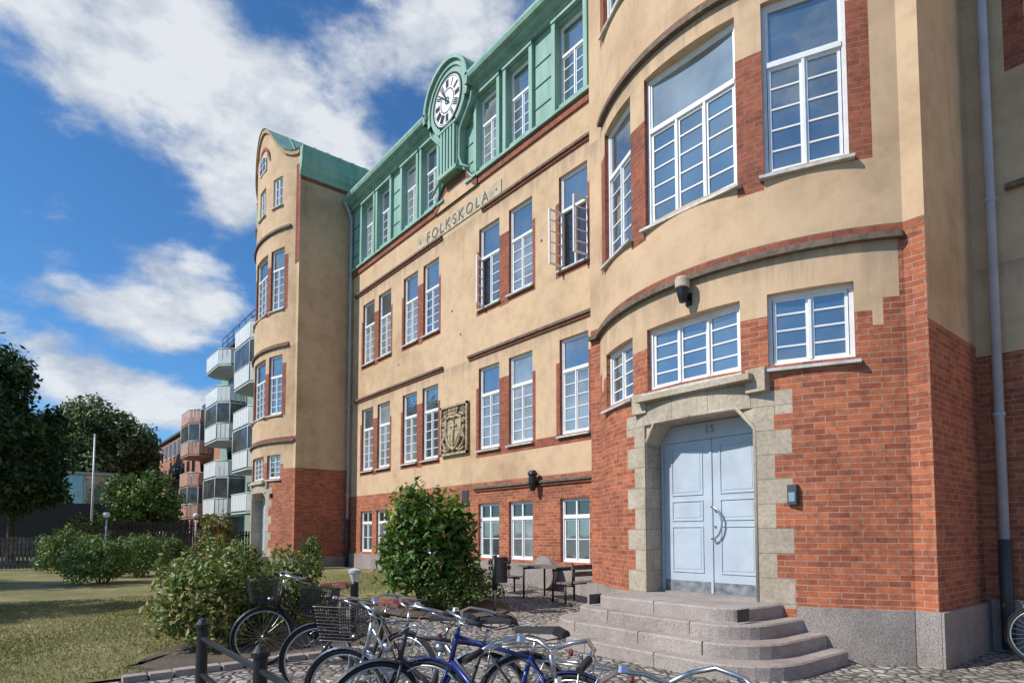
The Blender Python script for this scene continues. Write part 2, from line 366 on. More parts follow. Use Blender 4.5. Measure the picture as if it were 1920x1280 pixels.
def sash(mf,mg,x0,x1,z0,z1,rows,sub,gl,M):
    g=.04
    mf.box(x0,x0+g,0,.045,z0,z1,M); mf.box(x1-g,x1,0,.045,z0,z1,M); mf.box(x0+g,x1-g,0,.045,z0,z0+g,M); mf.box(x0+g,x1-g,0,.045,z1-g,z1,M)
    for r in range(1,rows):
        z=z0+(z1-z0)*r/rows; mf.box(x0+g,x1-g,.005,.035,z-.011,z+.011,M)
    for k in range(1,sub):
        x=x0+(x1-x0)*k/sub; mf.box(x-.01,x+.01,.003,.033,z0+g,z1-g,M)
    mg.face([(x0+g,.022,z0+g),(x1-g,.022,z0+g),(x1-g,.022,z1-g),(x0+g,.022,z1-g)],gl)

B=empty('brick_school_building')
walls=MB('walls',B); wf=MB('window_frames',B); wg=MB('window_glass',B); trim=MB('wall_trim',B); roof=MB('copper_roof',B)
M=10.9; F=8.63; XL=-24.48; XR=-8.22
PM=lambda s:(s,M)
cols=[(-23.27,-22.24),(-21.87,-20.84),(-19.86,-18.83),(-18.45,-17.42),(-15.10,-14.07),(-13.62,-12.58),(-11.50,-10.46),(-10.04,-9.0)]
f1=(4.15,6.65,5.8); f2=(8.52,11.02,10.08); bz=(.88,2.5)
hol=[]
for a,b in cols:
    hol+= [(a,b,f1[0],f1[1],.14),(a,b,f2[0],f2[1],.14),(a,b,bz[0],bz[1],.14)]
pairs=[(-23.27,-22.24,-21.87,-20.84),(-19.86,-18.83,-18.45,-17.42),(-15.10,-14.07,-13.62,-12.58),(-11.50,-10.46,-10.04,-9.0)]
def mainmat(s,z):
    if z<3.14: return 'brick'
    for a,b,c,d in pairs:
        for (w0,w1,wt) in (f1,f2):
            if b<s<c and w0-.25<z<wt+.35: return 'brick_trim'
            if (a-.13<s<a or d<s<d+.13) and w0-.22<z<wt+.25: return 'brick_trim'
            if a-.13<s<d+.13 and w0-.22<z<w0: return 'brick_trim'
    if 3.90<z<4.15 and -15.3<s: return 'brick_trim'
    if z>12.52: return 'brick_trim'
    return 'stucco'
S=[XL,XR]+[p+o for q in pairs for p,o in ((q[0],-.13),(q[3],.13))]
S=[x for x in S if XL<=x<=XR]
Z=[-.2,.8,3.14,3.90,f1[0]-.22,f1[0]-.25,f1[2]+.25,f1[2]+.35,f2[0]-.22,f2[0]-.25,f2[2]+.25,f2[2]+.35,12.52,12.72]
wall(walls,PM,S,Z,hol,mainmat)
for i,(a,b) in enumerate(cols):
    window(wf,wg,PM,a,b,f1[0],f1[1],2,5,f1[2],gl='glass_pale' if i in(0,1,4,5,2,6) else 'glass',topgl='glass_pale' if i in (1,5) else 'glass')
    op={}
    if i==4: op={0:math.radians(60)}
    if i==6: op={0:math.radians(95),1:-math.radians(80)}
    window(wf,wg,PM,a,b,f2[0],f2[1],2,5,f2[2],gl='glass_pale' if i in(0,1,2,5) else 'glass',openings=op,topgl='glass')
    window(wf,wg,PM,a,b,bz[0],bz[1],2,2,2.02,gl='glass_pale' if i%2 else 'glass',top_split=2,sill=False,topgl='glass_dark')
ledge(trim,PM,XL,XR,-.3,.8,.07,'granite',n=12)
for a,b,z in ((-23.9,-17.1,7.1),(-15.6,XR,7.1),(-23.98,-17.2,11.6),(-14.92,XR,11.6),(-15.29,XR,2.98)):
    ledge(trim,PM,a,b,z-.03,z+.04,.10,'lip_stone',n=2)
    ledge(trim,PM,a,b,z-.10,z-.03,.05,'brick_trim',n=2)
def og(x):
    t=abs(x+16.35)
    if t<.55: return 12.72+.50
    if t<1.15: return 12.72+.50*(1-sstep((t-.55)/.6))
    return 12.72
n=40
for i in range(n):
    x0=-17.6+2.5*i/n; x1=-17.6+2.5*(i+1)/n; a=og(x0);b=og(x1)
    y=M-.10
    trim.face([(x0,y,a-.22),(x1,y,b-.22),(x1,y,b),(x0,y,a)],'brick_trim')
    trim.face([(x0,M,a-.22),(x1,M,b-.22),(x1,y,b-.22),(x0,y,a-.22)],'brick_trim')
    trim.face([(x0,y+.02,min(12.5,a-.22)-.02),(x1,y+.02,min(12.5,b-.22)-.02),(x1,y+.02,b-.21),(x0,y+.02,a-.21)],'stucco')
    roof.face([(x0,y-.06,a),(x1,y-.06,b),(x1,y-.06,b+.09),(x0,y-.06,a+.09)],'copper')
    roof.face([(x0,y,a),(x1,y,b),(x1,y-.06,b),(x0,y-.06,a)],'copper_dark')
ledge(trim,PM,XL,-17.55,12.50,12.72,.06,'brick_trim',n=2); ledge(trim,PM,-15.15,XR,12.50,12.72,.06,'brick_trim',n=2)
PG=lambda s:(s,M-.02)
gz=(12.98,15.2)
wall(roof,PG,[XL,XR],[12.72,15.75],[(a,b,gz[0],gz[1],.2,'copper') for a,b in cols],lambda s,z:'copper')
for i,(a,b) in enumerate(cols):
    window(wf,wg,PG,a,b,gz[0],gz[1],2,4,14.35,d=.14,sill=False,gl='glass_pale' if i in (4,2,0) else 'glass')
ledge(roof,PG,XL,-17.0,12.722,12.80,.12,'copper',n=2); ledge(roof,PG,-15.7,XR,12.722,12.80,.12,'copper',n=2)
for a,b in cols:
    for x0,x1 in ((a-.14,a-.002),(b+.002,b+.14)): roof.box(x0,x1,M-.13,M-.022,12.80,15.28,'copper')
    roof.box(a-.14,b+.14,M-.16,M-.022,15.28,15.36,'copper')
zz=13.35
while zz<15.2:
    for x0,x1 in ((XL,-23.41),(-20.7,-20.0),(-13.93,-13.76),(-12.44,-11.64),(-17.28,-16.9),(-15.8,-15.24)):
        roof.box(x0,x1,M-.045,M-.021,zz,zz+.025,'copper_dark')
    zz+=.62
EY=10.42
prof=[(M-.02,15.40),(M-.14,15.40),(M-.18,15.50),(M-.34,15.56),(M-.36,15.64),(EY-.02,15.68),(EY-.06,15.78),(EY-.06,15.86),(11.6,16.1)]
def sweepx(mb,prof,x0,x1,mat):
    for i in range(len(prof)-1):
        a=prof[i];b=prof[i+1]; mb.face([(x0,a[0],a[1]),(x0,b[0],b[1]),(x1,b[0],b[1]),(x1,a[0],a[1])],mat)
    mb.face([(x0,p[0],p[1]) for p in prof],mat); mb.face([(x1,p[0],p[1]) for p in reversed(prof)],mat)
sweepx(roof,prof,XL,-17.50,'copper'); sweepx(roof,prof,-15.20,XR,'copper')
roof.face([(XL,11.3,16.0),(XR,11.3,16.0),(XR,17,18.6),(XL,17,18.6)],'copper')
roof.face([(XL,22,16.0),(XL,17,18.6),(XR,17,18.6),(XR,22,16.0)],'copper')
# clock dormer
CX,CZ=-16.35,15.72; CY=10.52
def ringpts(r,a0,a1,n): return [(CX+r*math.cos(math.radians(a0+(a1-a0)*i/n)),CZ+r*math.sin(math.radians(a0+(a1-a0)*i/n))) for i in range(n+1)]
def archband(r0,r1,y0,y1,mat,a0=-20,a1=200,n=36):
    I=ringpts(r0,a0,a1,n);O=ringpts(r1,a0,a1,n)
    for i in range(n):
        roof.face([(I[i][0],y0,I[i][1]),(O[i][0],y0,O[i][1]),(O[i+1][0],y0,O[i+1][1]),(I[i+1][0],y0,I[i+1][1])],mat)
        roof.face([(O[i][0],y0,O[i][1]),(O[i][0],y1,O[i][1]),(O[i+1][0],y1,O[i+1][1]),(O[i+1][0],y0,O[i+1][1])],mat)
        roof.face([(I[i][0],y1,I[i][1]),(I[i][0],y0,I[i][1]),(I[i+1][0],y0,I[i+1][1]),(I[i+1][0],y1,I[i+1][1])],mat)
archband(1.20,1.32,CY-.16,13.5,'copper',-10,190); archband(1.04,1.20,CY-.06,12,'copper'); archband(.86,1.04,CY-.01,11.5,'copper',-60,240)
roof.face([(p[0],CY+.08,p[1]) for p in ringpts(.95,0,360,40)[:-1]],'copper')
for sg in (-1,1):
    pts=[(CX+sg*1.30,CZ-.2),(CX+sg*1.20,CZ-.55),(CX+sg*.90,CZ-.9),(CX+sg*.58,CZ-1.15),(CX+sg*.52,13.3),(CX+sg*.0,13.3),(CX,CZ),(CX+sg*1.0,CZ)]
    if sg>0: pts=list(reversed(pts))
    roof.xprism(pts,CY+.12,M+.02,'copper')
    ar=[(CX+sg*1.26,CZ-.14),(CX+sg*1.16,CZ-.60),(CX+sg*.84,CZ-.93),(CX+sg*.57,CZ-1.2),(CX+sg*.54,13.6),(CX+sg*.66,13.30),(CX+sg*1.1,13.0)]
    roof.tube([(p[0],CY+.1,p[1]) for p in ar],.045,'copper',6)
for i in range(5):
    x=CX-.36+.18*i; roof.box(x-.05,x+.05,CY-.02,M-.03,13.35,14.78,'copper')
roof.box(CX-.48,CX+.48,CY+.06,M-.02,13.2,14.80,'copper_dark')
roof.box(CX-.52,CX+.52,CY-.04,M-.02,14.78,14.86,'copper'); roof.box(CX-.54,CX+.54,CY-.04,M-.02,13.24,13.36,'copper')
clock=MB('clock_face',B)
def cring(r0,r1,y,mat,n=48):
    a=ringpts(r0,0,360,n);b=ringpts(r1,0,360,n)
    for i in range(n): clock.face([(a[i][0],y,a[i][1]),(b[i][0],y,b[i][1]),(b[i+1][0],y,b[i+1][1]),(a[i+1][0],y,a[i+1][1])],mat)
clock.face([(p[0],CY-.02,p[1]) for p in ringpts(.80,0,360,48)[:-1]],'clock_white')
cring(.80,.85,CY-.04,'black_metal'); cring(.36,.39,CY-.028,'black_metal'); cring(.74,.755,CY-.028,'black_metal'); cring(.08,.12,CY-.03,'black_metal')
rim=ringpts(.85,0,360,48)[:-1]
for i in range(48):
    a=rim[i];b_=rim[(i+1)%48]; clock.face([(a[0],CY-.04,a[1]),(a[0],CY+.08,a[1]),(b_[0],CY+.08,b_[1]),(b_[0],CY-.04,b_[1])],'black_metal')
def cbar(ang,r0,r1,w,y,off=0):
    a=math.radians(90-ang); d=Vector((math.cos(a),math.sin(a))); t=Vector((-d.y,d.x)); c=Vector((CX,CZ))+t*off
    q=[c+d*r0-t*w/2,c+d*r1-t*w/2,c+d*r1+t*w/2,c+d*r0+t*w/2]
    clock.face([(p.x,y,p.y) for p in q],'black_metal')
num={1:1,2:2,3:3,4:4,5:2,6:3,7:4,8:4,9:3,10:2,11:3,12:3}
for h in range(1,13):
    k=num[h]
    for j in range(k): cbar(h*30,.44,.70,.036,CY-.03,(j-(k-1)/2)*.056)
cbar(330,-.15,.46,.06,CY-.05); cbar(310,-.2,.66,.04,CY-.055)
clock.build()

def tower(cx,sag,right):
    hc=2.6; hw=2.84; R=(hc*hc+sag*sag)/(2*sag); yc=F-sag+R
    def P(s):
        o=s-cx
        return (s,F) if abs(o)>=hc else (s,yc-math.sqrt(R*R-o*o))
    W0=(3.86,4.85);W1=(6.54,9.0,8.12);W2=(10.97,13.55,12.7);W3=(15.45,16.67)
    if right: xs=[(-2.12,-1.14,2),(-.77,.84,3),(1.19,2.13,2)]
    else: xs=[(-1.95,-1.05,2),(-.76,.76,3),(1.05,1.95,2)]
    holes=[]
    for a,b,c in xs:
        for w in (W0,W1,W2): holes.append((cx+a,cx+b,w[0],w[1],.16))
    w3=[(-1.75,-1.1),(-.4,.4),(1.1,1.75)]
    for a,b in w3: holes.append((cx+a,cx+b,W3[0],W3[1],.14))
    dc=cx+.06; dr=.50; holes.append((dc-.92,dc+.92,.62,3.32,dr+.02,'limestone'))
    def mf(s,z):
        q=abs(s-dc); r=s-cx; o=abs(r)
        row=int((z-.68)/.33)%2
        if z<3.2 and q<(1.18 if row else 1.38) and z>.3: return 'limestone'
        if 3.2<=z<3.52 and q<1.40: return 'limestone'
        if 3.52<=z<3.83 and q<1.02: return 'limestone'
        if z<4.25: return 'brick'
        pier=xs[0][1]<r<xs[1][0] or xs[1][1]<r<xs[2][0]
        def jamb(w): return xs[0][0]-w<r<xs[0][0] or xs[2][1]<r<xs[2][1]+w
        if pier and z<4.55: return 'brick'
        if jamb(.17) and z<4.45: return 'brick'
        if right and o>2.55 and z<5.42 : return 'brick'
        if right and o>2.4 and z<4.6 : return 'brick'
        if 5.42<z<5.55: return 'brick_trim'
        for w in (W1,W2):
            if pier and w[0]-.22<z<w[2]+.2: return 'brick_trim'
            if jamb(.22) and w[0]-.1<z<w[2]+.5: return 'brick_trim'
        if o>2.5 and z>12.69: return 'brick_trim'
        return 'stucco'
    Sx=[cx-hw,cx-hc]+[cx-hc+5.2*i/52 for i in range(53)]+[cx+hc,cx+hw]+[cx+k*sg for sg in(-1,1) for k in (2.4,2.5,2.55)]+[dc+k*sg for sg in(-1,1) for k in (1.18,1.38,1.40,1.02)]
    Sx+=[cx+xs[0][0]-.17,cx+xs[0][0]-.22,cx+xs[2][1]+.17,cx+xs[2][1]+.22]
    Zx=[-.2,3.2,3.52,3.83,4.25,4.45,4.55,4.6,5.42,5.55,W1[0]-.22,W1[0]-.1,W1[2]+.2,W1[2]+.5,10.75,10.87,12.69,12.9,13.2,16.9]+[.68+.33*i for i in range(8)]
    wall(walls,P,Sx,Zx,holes,mf)
    for k,(a,b,c) in enumerate(xs):
        window(wf,wg,P,cx+a,cx+b,W0[0],W0[1],c,4,None,d=.1)
        window(wf,wg,P,cx+a,cx+b,W1[0],W1[1],c,5,W1[2],d=.1,topgl='glass_pale' if (k==1 and right) else 'glass')
        window(wf,wg,P,cx+a,cx+b,W2[0],W2[1],c,5,W2[2],d=.1)
    for a,b in w3: window(wf,wg,P,cx+a,cx+b,W3[0],W3[1],2,3,None,d=.08)
    ledge(trim,P,cx-hw,cx+2.62 if right else cx+hw-.02,5.34,5.42,.09,'lip_stone',60)
    ledge(trim,P,cx-2.3,cx+2.3,9.30,9.38,.09,'lip_stone',50); ledge(trim,P,cx-2.3,cx+2.3,9.38,9.47,.03,'brick_trim',50)
    ledge(trim,P,cx-2.3,cx+2.3,14.3,14.4,.09,'lip_stone',50)
    ledge(trim,P,cx-hw,dc-1.39,-.3,.66,.07,'granite',30); ledge(trim,P,dc+1.39,cx+hw,-.3,.66,.07,'granite',30)
    sm=lambda s,z:'brick' if z<4.25 else ('brick_trim' if z>16.15 else 'stucco')
    yb=10.56 if right else M
    PR=lambda s:(cx+hw,s); wall(walls,PR,[F,yb],[-.2,4.25,16.15,16.9],[],sm)
    ledge(trim,PR,F-.068,yb,-.3,.661,.07,'granite',2)
    yl=M if right else 13
    PLf=lambda s:(cx-hw,-s); wall(walls,PLf,[-yl,-F],[-.2,4.25,16.15,16.9],[],sm)
    ledge(trim,PLf,-yl,-F+.068,-.3,.661,.07,'granite',2)
    def prof(o):
        o=abs(o); K=[(0,19.35),(.35,19.28),(.7,19.05),(1.1,18.6),(1.5,18.1),(1.9,17.7),(2.3,17.5),(2.84,17.42),(3.2,17.40)]
        for (a,za),(b,zb) in zip(K,K[1:]):
            if a<=o<=b: return za+(zb-za)*(o-a)/(b-a)
        return 17.4
    xs_=[cx-hw+2*hw*i/56 for i in range(57)]; au=0
    for a,b in zip(xs_,xs_[1:]):
        pa=P(a);pb=P(b); l=math.hypot(pb[0]-pa[0],pb[1]-pa[1]); za,zb=prof(a-cx),prof(b-cx)
        walls.face([(pa[0],pa[1],16.9),(pb[0],pb[1],16.9),(pb[0],pb[1],zb),(pa[0],pa[1],za)],'stucco',[(au,16.9),(au+l,16.9),(au+l,zb),(au,za)]); 
        n1=-.08
        trim.face([(pa[0],pa[1]+n1,za-.16),(pb[0],pb[1]+n1,zb-.16),(pb[0],pb[1]+n1,zb+.03),(pa[0],pa[1]+n1,za+.03)],'ochre_trim')
        trim.face([(pa[0],pa[1],za-.16),(pb[0],pb[1],zb-.16),(pb[0],pb[1]+n1,zb-.16),(pa[0],pa[1]+n1,za-.16)],'ochre_trim')
        au+=l
        roof.face([(pa[0],pa[1]+n1-.04,za+.03),(pb[0],pb[1]+n1-.04,zb+.03),(b,16.5,zb+.03),(a,16.5,za+.03)],'copper',smooth=True)
    walls.box(cx-hw+.01,cx+hw-.01,16.4,16.5,10,17.3,'stucco')
    yy=F+.2
    while yy<16.4:
        for sg in (-1,1):
            pts=[(cx+sg*(.1+2.8*i/14),yy,prof(.1+2.8*i/14)+.05) for i in range(15)]
            roof.tube(pts,.028,'copper',4)
        yy+=.62
    roof.tube([(cx,F-sag-.1,19.42),(cx,16.5,19.42)],.06,'copper',6)
    for sg in (1,-1):
        pf=[(0,16.3),(.07,16.3),(.09,16.45),(.20,16.6),(.22,16.75),(.28,16.85),(.28,17.2),(.34,17.3),(.34,17.44),(0,17.46)]
        y0,y1=F-.05,16.5
        for p,q in zip(pf,pf[1:]):
            X0=cx+sg*(hw+p[0]);X1=cx+sg*(hw+q[0])
            roof.face([(X0,y0,p[1]),(X0,y1,p[1]),(X1,y1,q[1]),(X1,y0,q[1])],'copper')
        roof.face([(cx+sg*(hw+p[0]),y0,p[1]) for p in pf],'copper')
    py=P(cx)[1]
    def rg(r0,r1,y,mat,a0=0,a1=180,n=20,cz=17.75):
        for i in range(n):
            A=math.radians(a0+(a1-a0)*i/n);Bq=math.radians(a0+(a1-a0)*(i+1)/n)
            trim.face([(cx+r0*math.cos(A),y,cz+r0*math.sin(A)),(cx+r1*math.cos(A),y,cz+r1*math.sin(A)),(cx+r1*math.cos(Bq),y,cz+r1*math.sin(Bq)),(cx+r0*math.cos(Bq),y,cz+r0*math.sin(Bq))],mat)
    rg(.66,.80,py-.03,'brick_trim'); rg(.40,.45,py-.035,'white_paint')
    wg.face([(cx+.42*math.cos(math.radians(t)),py-.02,17.75+.42*math.sin(math.radians(t))) for t in range(0,181,15)]+[(cx-.42,py-.02,17.45),(cx+.42,py-.02,17.45)],'glass')
    for q in ((-.45,.45,17.42,17.46),(-.015,.015,17.46,18.15),(-.42,.42,17.74,17.77),(-.45,-.40,17.45,17.75),(.40,.45,17.45,17.75)): trim.box(cx+q[0],cx+q[1],py-.04,py,q[2],q[3],'white_paint')
    D=MB('entrance_door',B); dy=F-sag+dr+.02
    z0,z1=.70,3.05
    # threshold stone and door set
    D.box(dc-.918,dc+.918,dy-.10,dy+.10,.60,.695,'granite_step')
    D.box(dc-.92,dc+.92,dy+.06,dy+.12,.66,3.32,'door_dark')
    D.box(dc-.915,dc-.865,dy-.02,dy+.06,.696,3.315,'door_paint'); D.box(dc+.865,dc+.915,dy-.02,dy+.06,.696,3.315,'door_paint')
    D.box(dc-.865,dc+.865,dy-.02,dy+.06,z1,3.31,'door_paint')
    for sg in (-1,1):
        a,b=(dc-.86,dc-.006) if sg<0 else (dc+.006,dc+.86)
        D.box(a,b,dy,dy+.06,z0,z1-.006,'door_paint')
        for p0,p1 in ((.30,1.02),(1.10,1.42),(1.50,2.24)):
            xa,xb=a+.14,b-.14; za,zb=z0+p0,z0+p1
            for q in ((xa,xb,za,za+.02),(xa,xb,zb-.02,zb),(xa,xa+.02,za+.02,zb-.02),(xb-.02,xb,za+.02,zb-.02)): D.box(q[0],q[1],dy-.014,dy,q[2],q[3],'door_paint')
            D.box(xa+.05,xb-.05,dy-.006,dy,za+.05,zb-.05,'door_paint')
        D.box(a+.005,b-.005,dy-.006,dy,z0+.01,z0+.17,'kick_plate')
    D.box(dc-.02,dc+.02,dy-.02,dy,z0,z1-.01,'door_paint')
    hs=[(dc+.04+.17*math.sin(math.radians(t)),dy-.07,1.76-.24*math.cos(math.radians(t))) for t in range(0,181,15)]
    D.tube([(hs[0][0],dy,hs[0][2])]+hs+[(hs[-1][0],dy,hs[-1][2])],.016,'steel',8)
    D.lathe([(0,1.70),(.02,1.70),(.02,1.72),(0,1.72)],dc+.06,dy-.01,'steel',8)
    D.build()
    fy=F-sag
    for sg in (-1,1):
        tri=[(dc+sg*.922,3.322),(dc+sg*.922,3.04),(dc+sg*.70,3.322)]
        if sg>0: tri.reverse()
        trim.xprism(tri,fy+.13,dy-.03,'limestone_plain')
        trim.tube([(dc+sg*.935,fy+.14,.7),(dc+sg*.935,fy+.14,3.04),(dc+sg*.70,fy+.07,3.34),(dc,fy+.02,3.34)],.03,'limestone_plain',8)
        trim.box(dc+sg*.86,dc+sg*1.14,fy+.05,fy+.5,3.52,3.84,'limestone_plain')
    trim.box(dc-.98,dc+.98,fy-.08,fy+.25,3.68,3.765,'limestone_plain')
    return P,dc,dy
PRt,dcR,dyR=tower(-5.38,.95,True); PLt,_,_=tower(-27.32,.65,False)
PW=lambda s:(s,10.56)
def wm(s,z):
    if z<4.1: return 'brick'
    if -2.08<s<-1.75 and 8.05<z<9.2: return 'brick_trim'
    return 'stucco'
wall(walls,PW,[-2.54,-2.08,-1.75,8],[-.2,4.1,8.05,9.2,16.2],[(-1.75,-.7,6.6,8.97,.14),(.3,1.35,6.6,8.97,.14),(-1.75,-.7,1.2,3.0,.14)],wm)
window(wf,wg,PW,-1.75,-.7,6.6,8.97,2,5,8.08); window(wf,wg,PW,.3,1.35,6.6,8.97,2,5,8.08); window(wf,wg,PW,-1.75,-.7,1.2,3.0,2,3,None)
ledge(trim,PW,-2.47,8,-.3,.7,.07,'granite',2); ledge(trim,PW,-2.12,8,6.35,6.42,.1,'lip_stone',2)
sweepx(roof,[(10.5,16.1),(10.0,16.3),(10.0,16.6),(14,18)],-2.2,8,'copper')
walls.box(-30.1,8,21.9,22,-.2,16,'brick'); walls.box(7.9,8,10.6,21.9,-.2,16,'brick'); walls.box(-30.15,-30.05,13,21.9,-.2,16,'brick')
pp=MB('downpipes',B)
pp.tube([(-24.25,M-.13,.3),(-24.25,M-.13,15.0),(-24.2,M-.25,15.3),(-24.2,M-.42,15.6)],.06,'pipe_paint',10)
pp.tube([(-24.2,M-.42,15.55),(-24.2,M-.42,15.9)],[.07,.14],'pipe_paint',10)
pp.tube([(-24.25,M-.13,.25),(-24.25,M-.13,2.2)],.075,'dark_grey',10)
pp.tube([(-2.27,10.40,1.5),(-2.27,10.40,17)],.06,'pipe_paint',12); pp.tube([(-2.27,10.40,.05),(-2.27,10.40,1.52)],.078,'dark_grey',12)
for z in (3.2,6.2,9.5): pp.tube([(-2.27,10.40,z),(-2.27,10.40,z+.05)],.072,'pipe_paint',12)
for z in (3.2,6.2,9.5,12.5): pp.tube([(-24.25,M-.13,z),(-24.25,M-.13,z+.05)],.072,'pipe_paint',12)
pp.build()
# relief panel with the town arms
rl=MB('carved_arms_relief',B)
x0,x1,za,zb=-17.12,-15.58,4.12,5.74; y=M-.05
rl.box(x0,x1,y,M+.02,za,zb,'relief_back')
for q in ((x0,x1,za,za+.07),(x0,x1,zb-.07,zb),(x0,x0+.07,za,zb),(x1-.07,x1,za,zb)): rl.box(q[0],q[1],y-.06,y-.002,q[2],q[3],'relief_stone')
cx=(x0+x1)/2
def R3(p,r): rl.tube([(cx+a,y-.045,b) for a,b in p],r,'relief_stone',6)
sh=[(-.42,5.3),(-.44,4.9),(-.36,4.6),(-.18,4.38),(0,4.28),(.18,4.38),(.36,4.6),(.44,4.9),(.42,5.3),(.2,5.36),(0,5.32),(-.2,5.36),(-.42,5.3)]
R3(sh,.055)
rl.xprism([(cx+a,b) for a,b in reversed(sh[:-1])],y-.03,y-.001,'relief_stone')
R3([(0,5.2),(0,4.42)],.045); R3([(-.26,4.78),(-.19,4.54),(0,4.42),(.19,4.54),(.26,4.78)],.045); R3([(-.18,5.05),(.18,5.05)],.04)
R3([(0,5.18),(.06,5.24),(0,5.3),(-.06,5.24),(0,5.18)],.025)
R3([(-.24,5.44),(.24,5.44)],.05)
for k in range(5): a=-.2+.1*k; R3([(a,5.44),(a*1.2,5.62)],.035)
for sg in (-1,1):
    sp=[(sg*(.58+.09*math.cos(t*.7)*(1-t/12)),5.15+.09*math.sin(t*.7)*(1-t/12)) for t in range(10)]; R3(sp,.04)
    sp=[(sg*(.55+.10*math.cos(t*.7+1)*(1-t/12)),4.72+.12*math.sin(t*.7+1)*(1-t/12)) for t in range(10)]; R3(sp,.045)
    R3([(sg*.6,5.0),(sg*.52,4.85),(sg*.64,4.6),(sg*.5,4.4),(sg*.3,4.28)],.05); R3([(sg*.2,4.3),(sg*.42,4.24),(sg*.6,4.32)],.04)
    R3([(sg*.35,5.42),(sg*.5,5.38),(sg*.62,5.3)],.04)
rl.build()
def text(body,size,loc,rot,mat,ext=.01,sp=1.0,name='lettering',parent=B):
    cu=bpy.data.curves.new(name,'FONT'); cu.body=body; cu.size=size; cu.extrude=ext; cu.align_x='CENTER'; cu.align_y='CENTER'; cu.space_character=sp; cu.materials.append(MATS[mat])
    o=bpy.data.objects.new(name,cu); scene.collection.objects.link(o); o.location=loc; o.rotation_euler=rot; o.parent=parent; return o
trim.box(-18.82,-13.96,M-.03,M+.01,11.67,12.13,'panel_stone')
text('FOLKSKOLA',.50,(-16.39,M-.035,11.90),(math.pi/2,0,0),'letter_stone',.008,1.42,'folkskola_lettering')
for xx in (-18.6,-14.18): trim.box(xx-.035,xx+.035,M-.04,M-.03,11.865,11.935,'letter_stone')
text('19',.17,(-16.98+.14,M-.06,5.56),(math.pi/2,0,0),'relief_stone',.012); text('05',.17,(-15.85,M-.06,5.56),(math.pi/2,0,0),'relief_stone',.012)
text('15',.17,(dcR,dyR-.026,3.19),(math.pi/2,0,0),'door_dark',.004,1.1,'house_number')
fx=MB('wall_fixtures',B)
a=PRt(-5.30); lx=-5.30; ly=a[1]-.17
fx.tube([(lx,a[1],5.08),(lx,a[1]-.10,5.09),(lx,a[1]-.17,5.12)],.03,'black_metal',8); fx.box(lx-.05,lx+.05,a[1]-.03,a[1]+.02,4.98,5.16,'black_metal')
fx.lathe([(0,4.98),(.045,4.99),(.075,5.10),(.095,5.20)],lx,ly,'black_metal',16)
fx.lathe([(.095,5.20),(.105,5.21),(.105,5.33),(.09,5.36),(0,5.37)],lx,ly,'panel_stone',16)
k=PRt(-3.93); fx.box(-3.99,-3.87,k[1]-.06,k[1]+.08,1.98,2.24,'dark_grey'); fx.box(-3.97,-3.89,k[1]-.065,k[1]-.06,2.02,2.14,'steel')
fx.lathe([(0,2.72),(.07,2.75),(.11,2.95),(.11,3.15),(.15,3.18),(.09,3.28),(0,3.3)],-12.35,M-.2,'black_metal',14); fx.box(-12.4,-12.3,M-.1,M,2.9,3.0,'black_metal')
fx.box(-15.95,-15.62,M-.03,M,2.45,2.95,'dark_grey')
for xx,zz in ((-16.1,8.0),(-12.2,9.6),(-20.2,7.9),(-16.6,8.9)): fx.tube([(xx,M,zz),(xx,M-.05,zz)],.03,'sill',8)
hb=PLt(-25.9); fx.box(-26.0,-25.8,hb[1]-.04,hb[1]+.02,3.1,3.25,'black_metal')
fx.build()
walls.build(); wf.build(); wg.build(); trim.build(); roof.build()

# ---- stone steps
def steps(name,cx,front,zb):
    st=MB(name)
    def rr(x0,x1,y0,y1,r,n=8):
        p=[(x1,y1),(x0,y1)]
        for i in range(n+1): t=math.pi+math.pi/2*i/n; p.append((x0+r+r*math.cos(t),y0+r+r*math.sin(t)))
        for i in range(n+1): t=1.5*math.pi+math.pi/2*i/n; p.append((x1-r+r*math.cos(t),y0+r+r*math.sin(t)))
        return p
    for i in range(4):
        o=.26*(3-i); z1=.17*(i+1); z0=z1-.17 if i else -.1; hwid=1.26+.25*(3-i); y0=front-o
        def ring(e,r): return rr(cx-hwid-e,cx+hwid+e,y0-e,front+1.2,.5+.12*(3-i)+e)
        A=ring(0,0);Bq=ring(-.02,0)
        st.prism(A,z0,z1-.02,'granite_step',top=False)
        n=len(A)
        for k in range(n):
            a,b=A[k],A[(k+1)%n];c,d=Bq[(k+1)%n],Bq[k]
            st.face([(a[0],a[1],z1-.02),(b[0],b[1],z1-.02),(c[0],c[1],z1),(d[0],d[1],z1)],'granite_step')
        st.face([(p[0],p[1],z1) for p in Bq],'granite_step')
        for jx in ((-.55,.6),(-1.0,.15,1.1),(-.6,.75),(-1.2,0,1.25))[i]: st.box(cx+jx-.004,cx+jx+.004,y0-.002,y0+.26,z0+.02,z1+.0015,'dark_grey')
    return st.build()
steps('stone_steps',-5.34,6.80,0)
steps('stone_steps',-27.26,7.25,0)

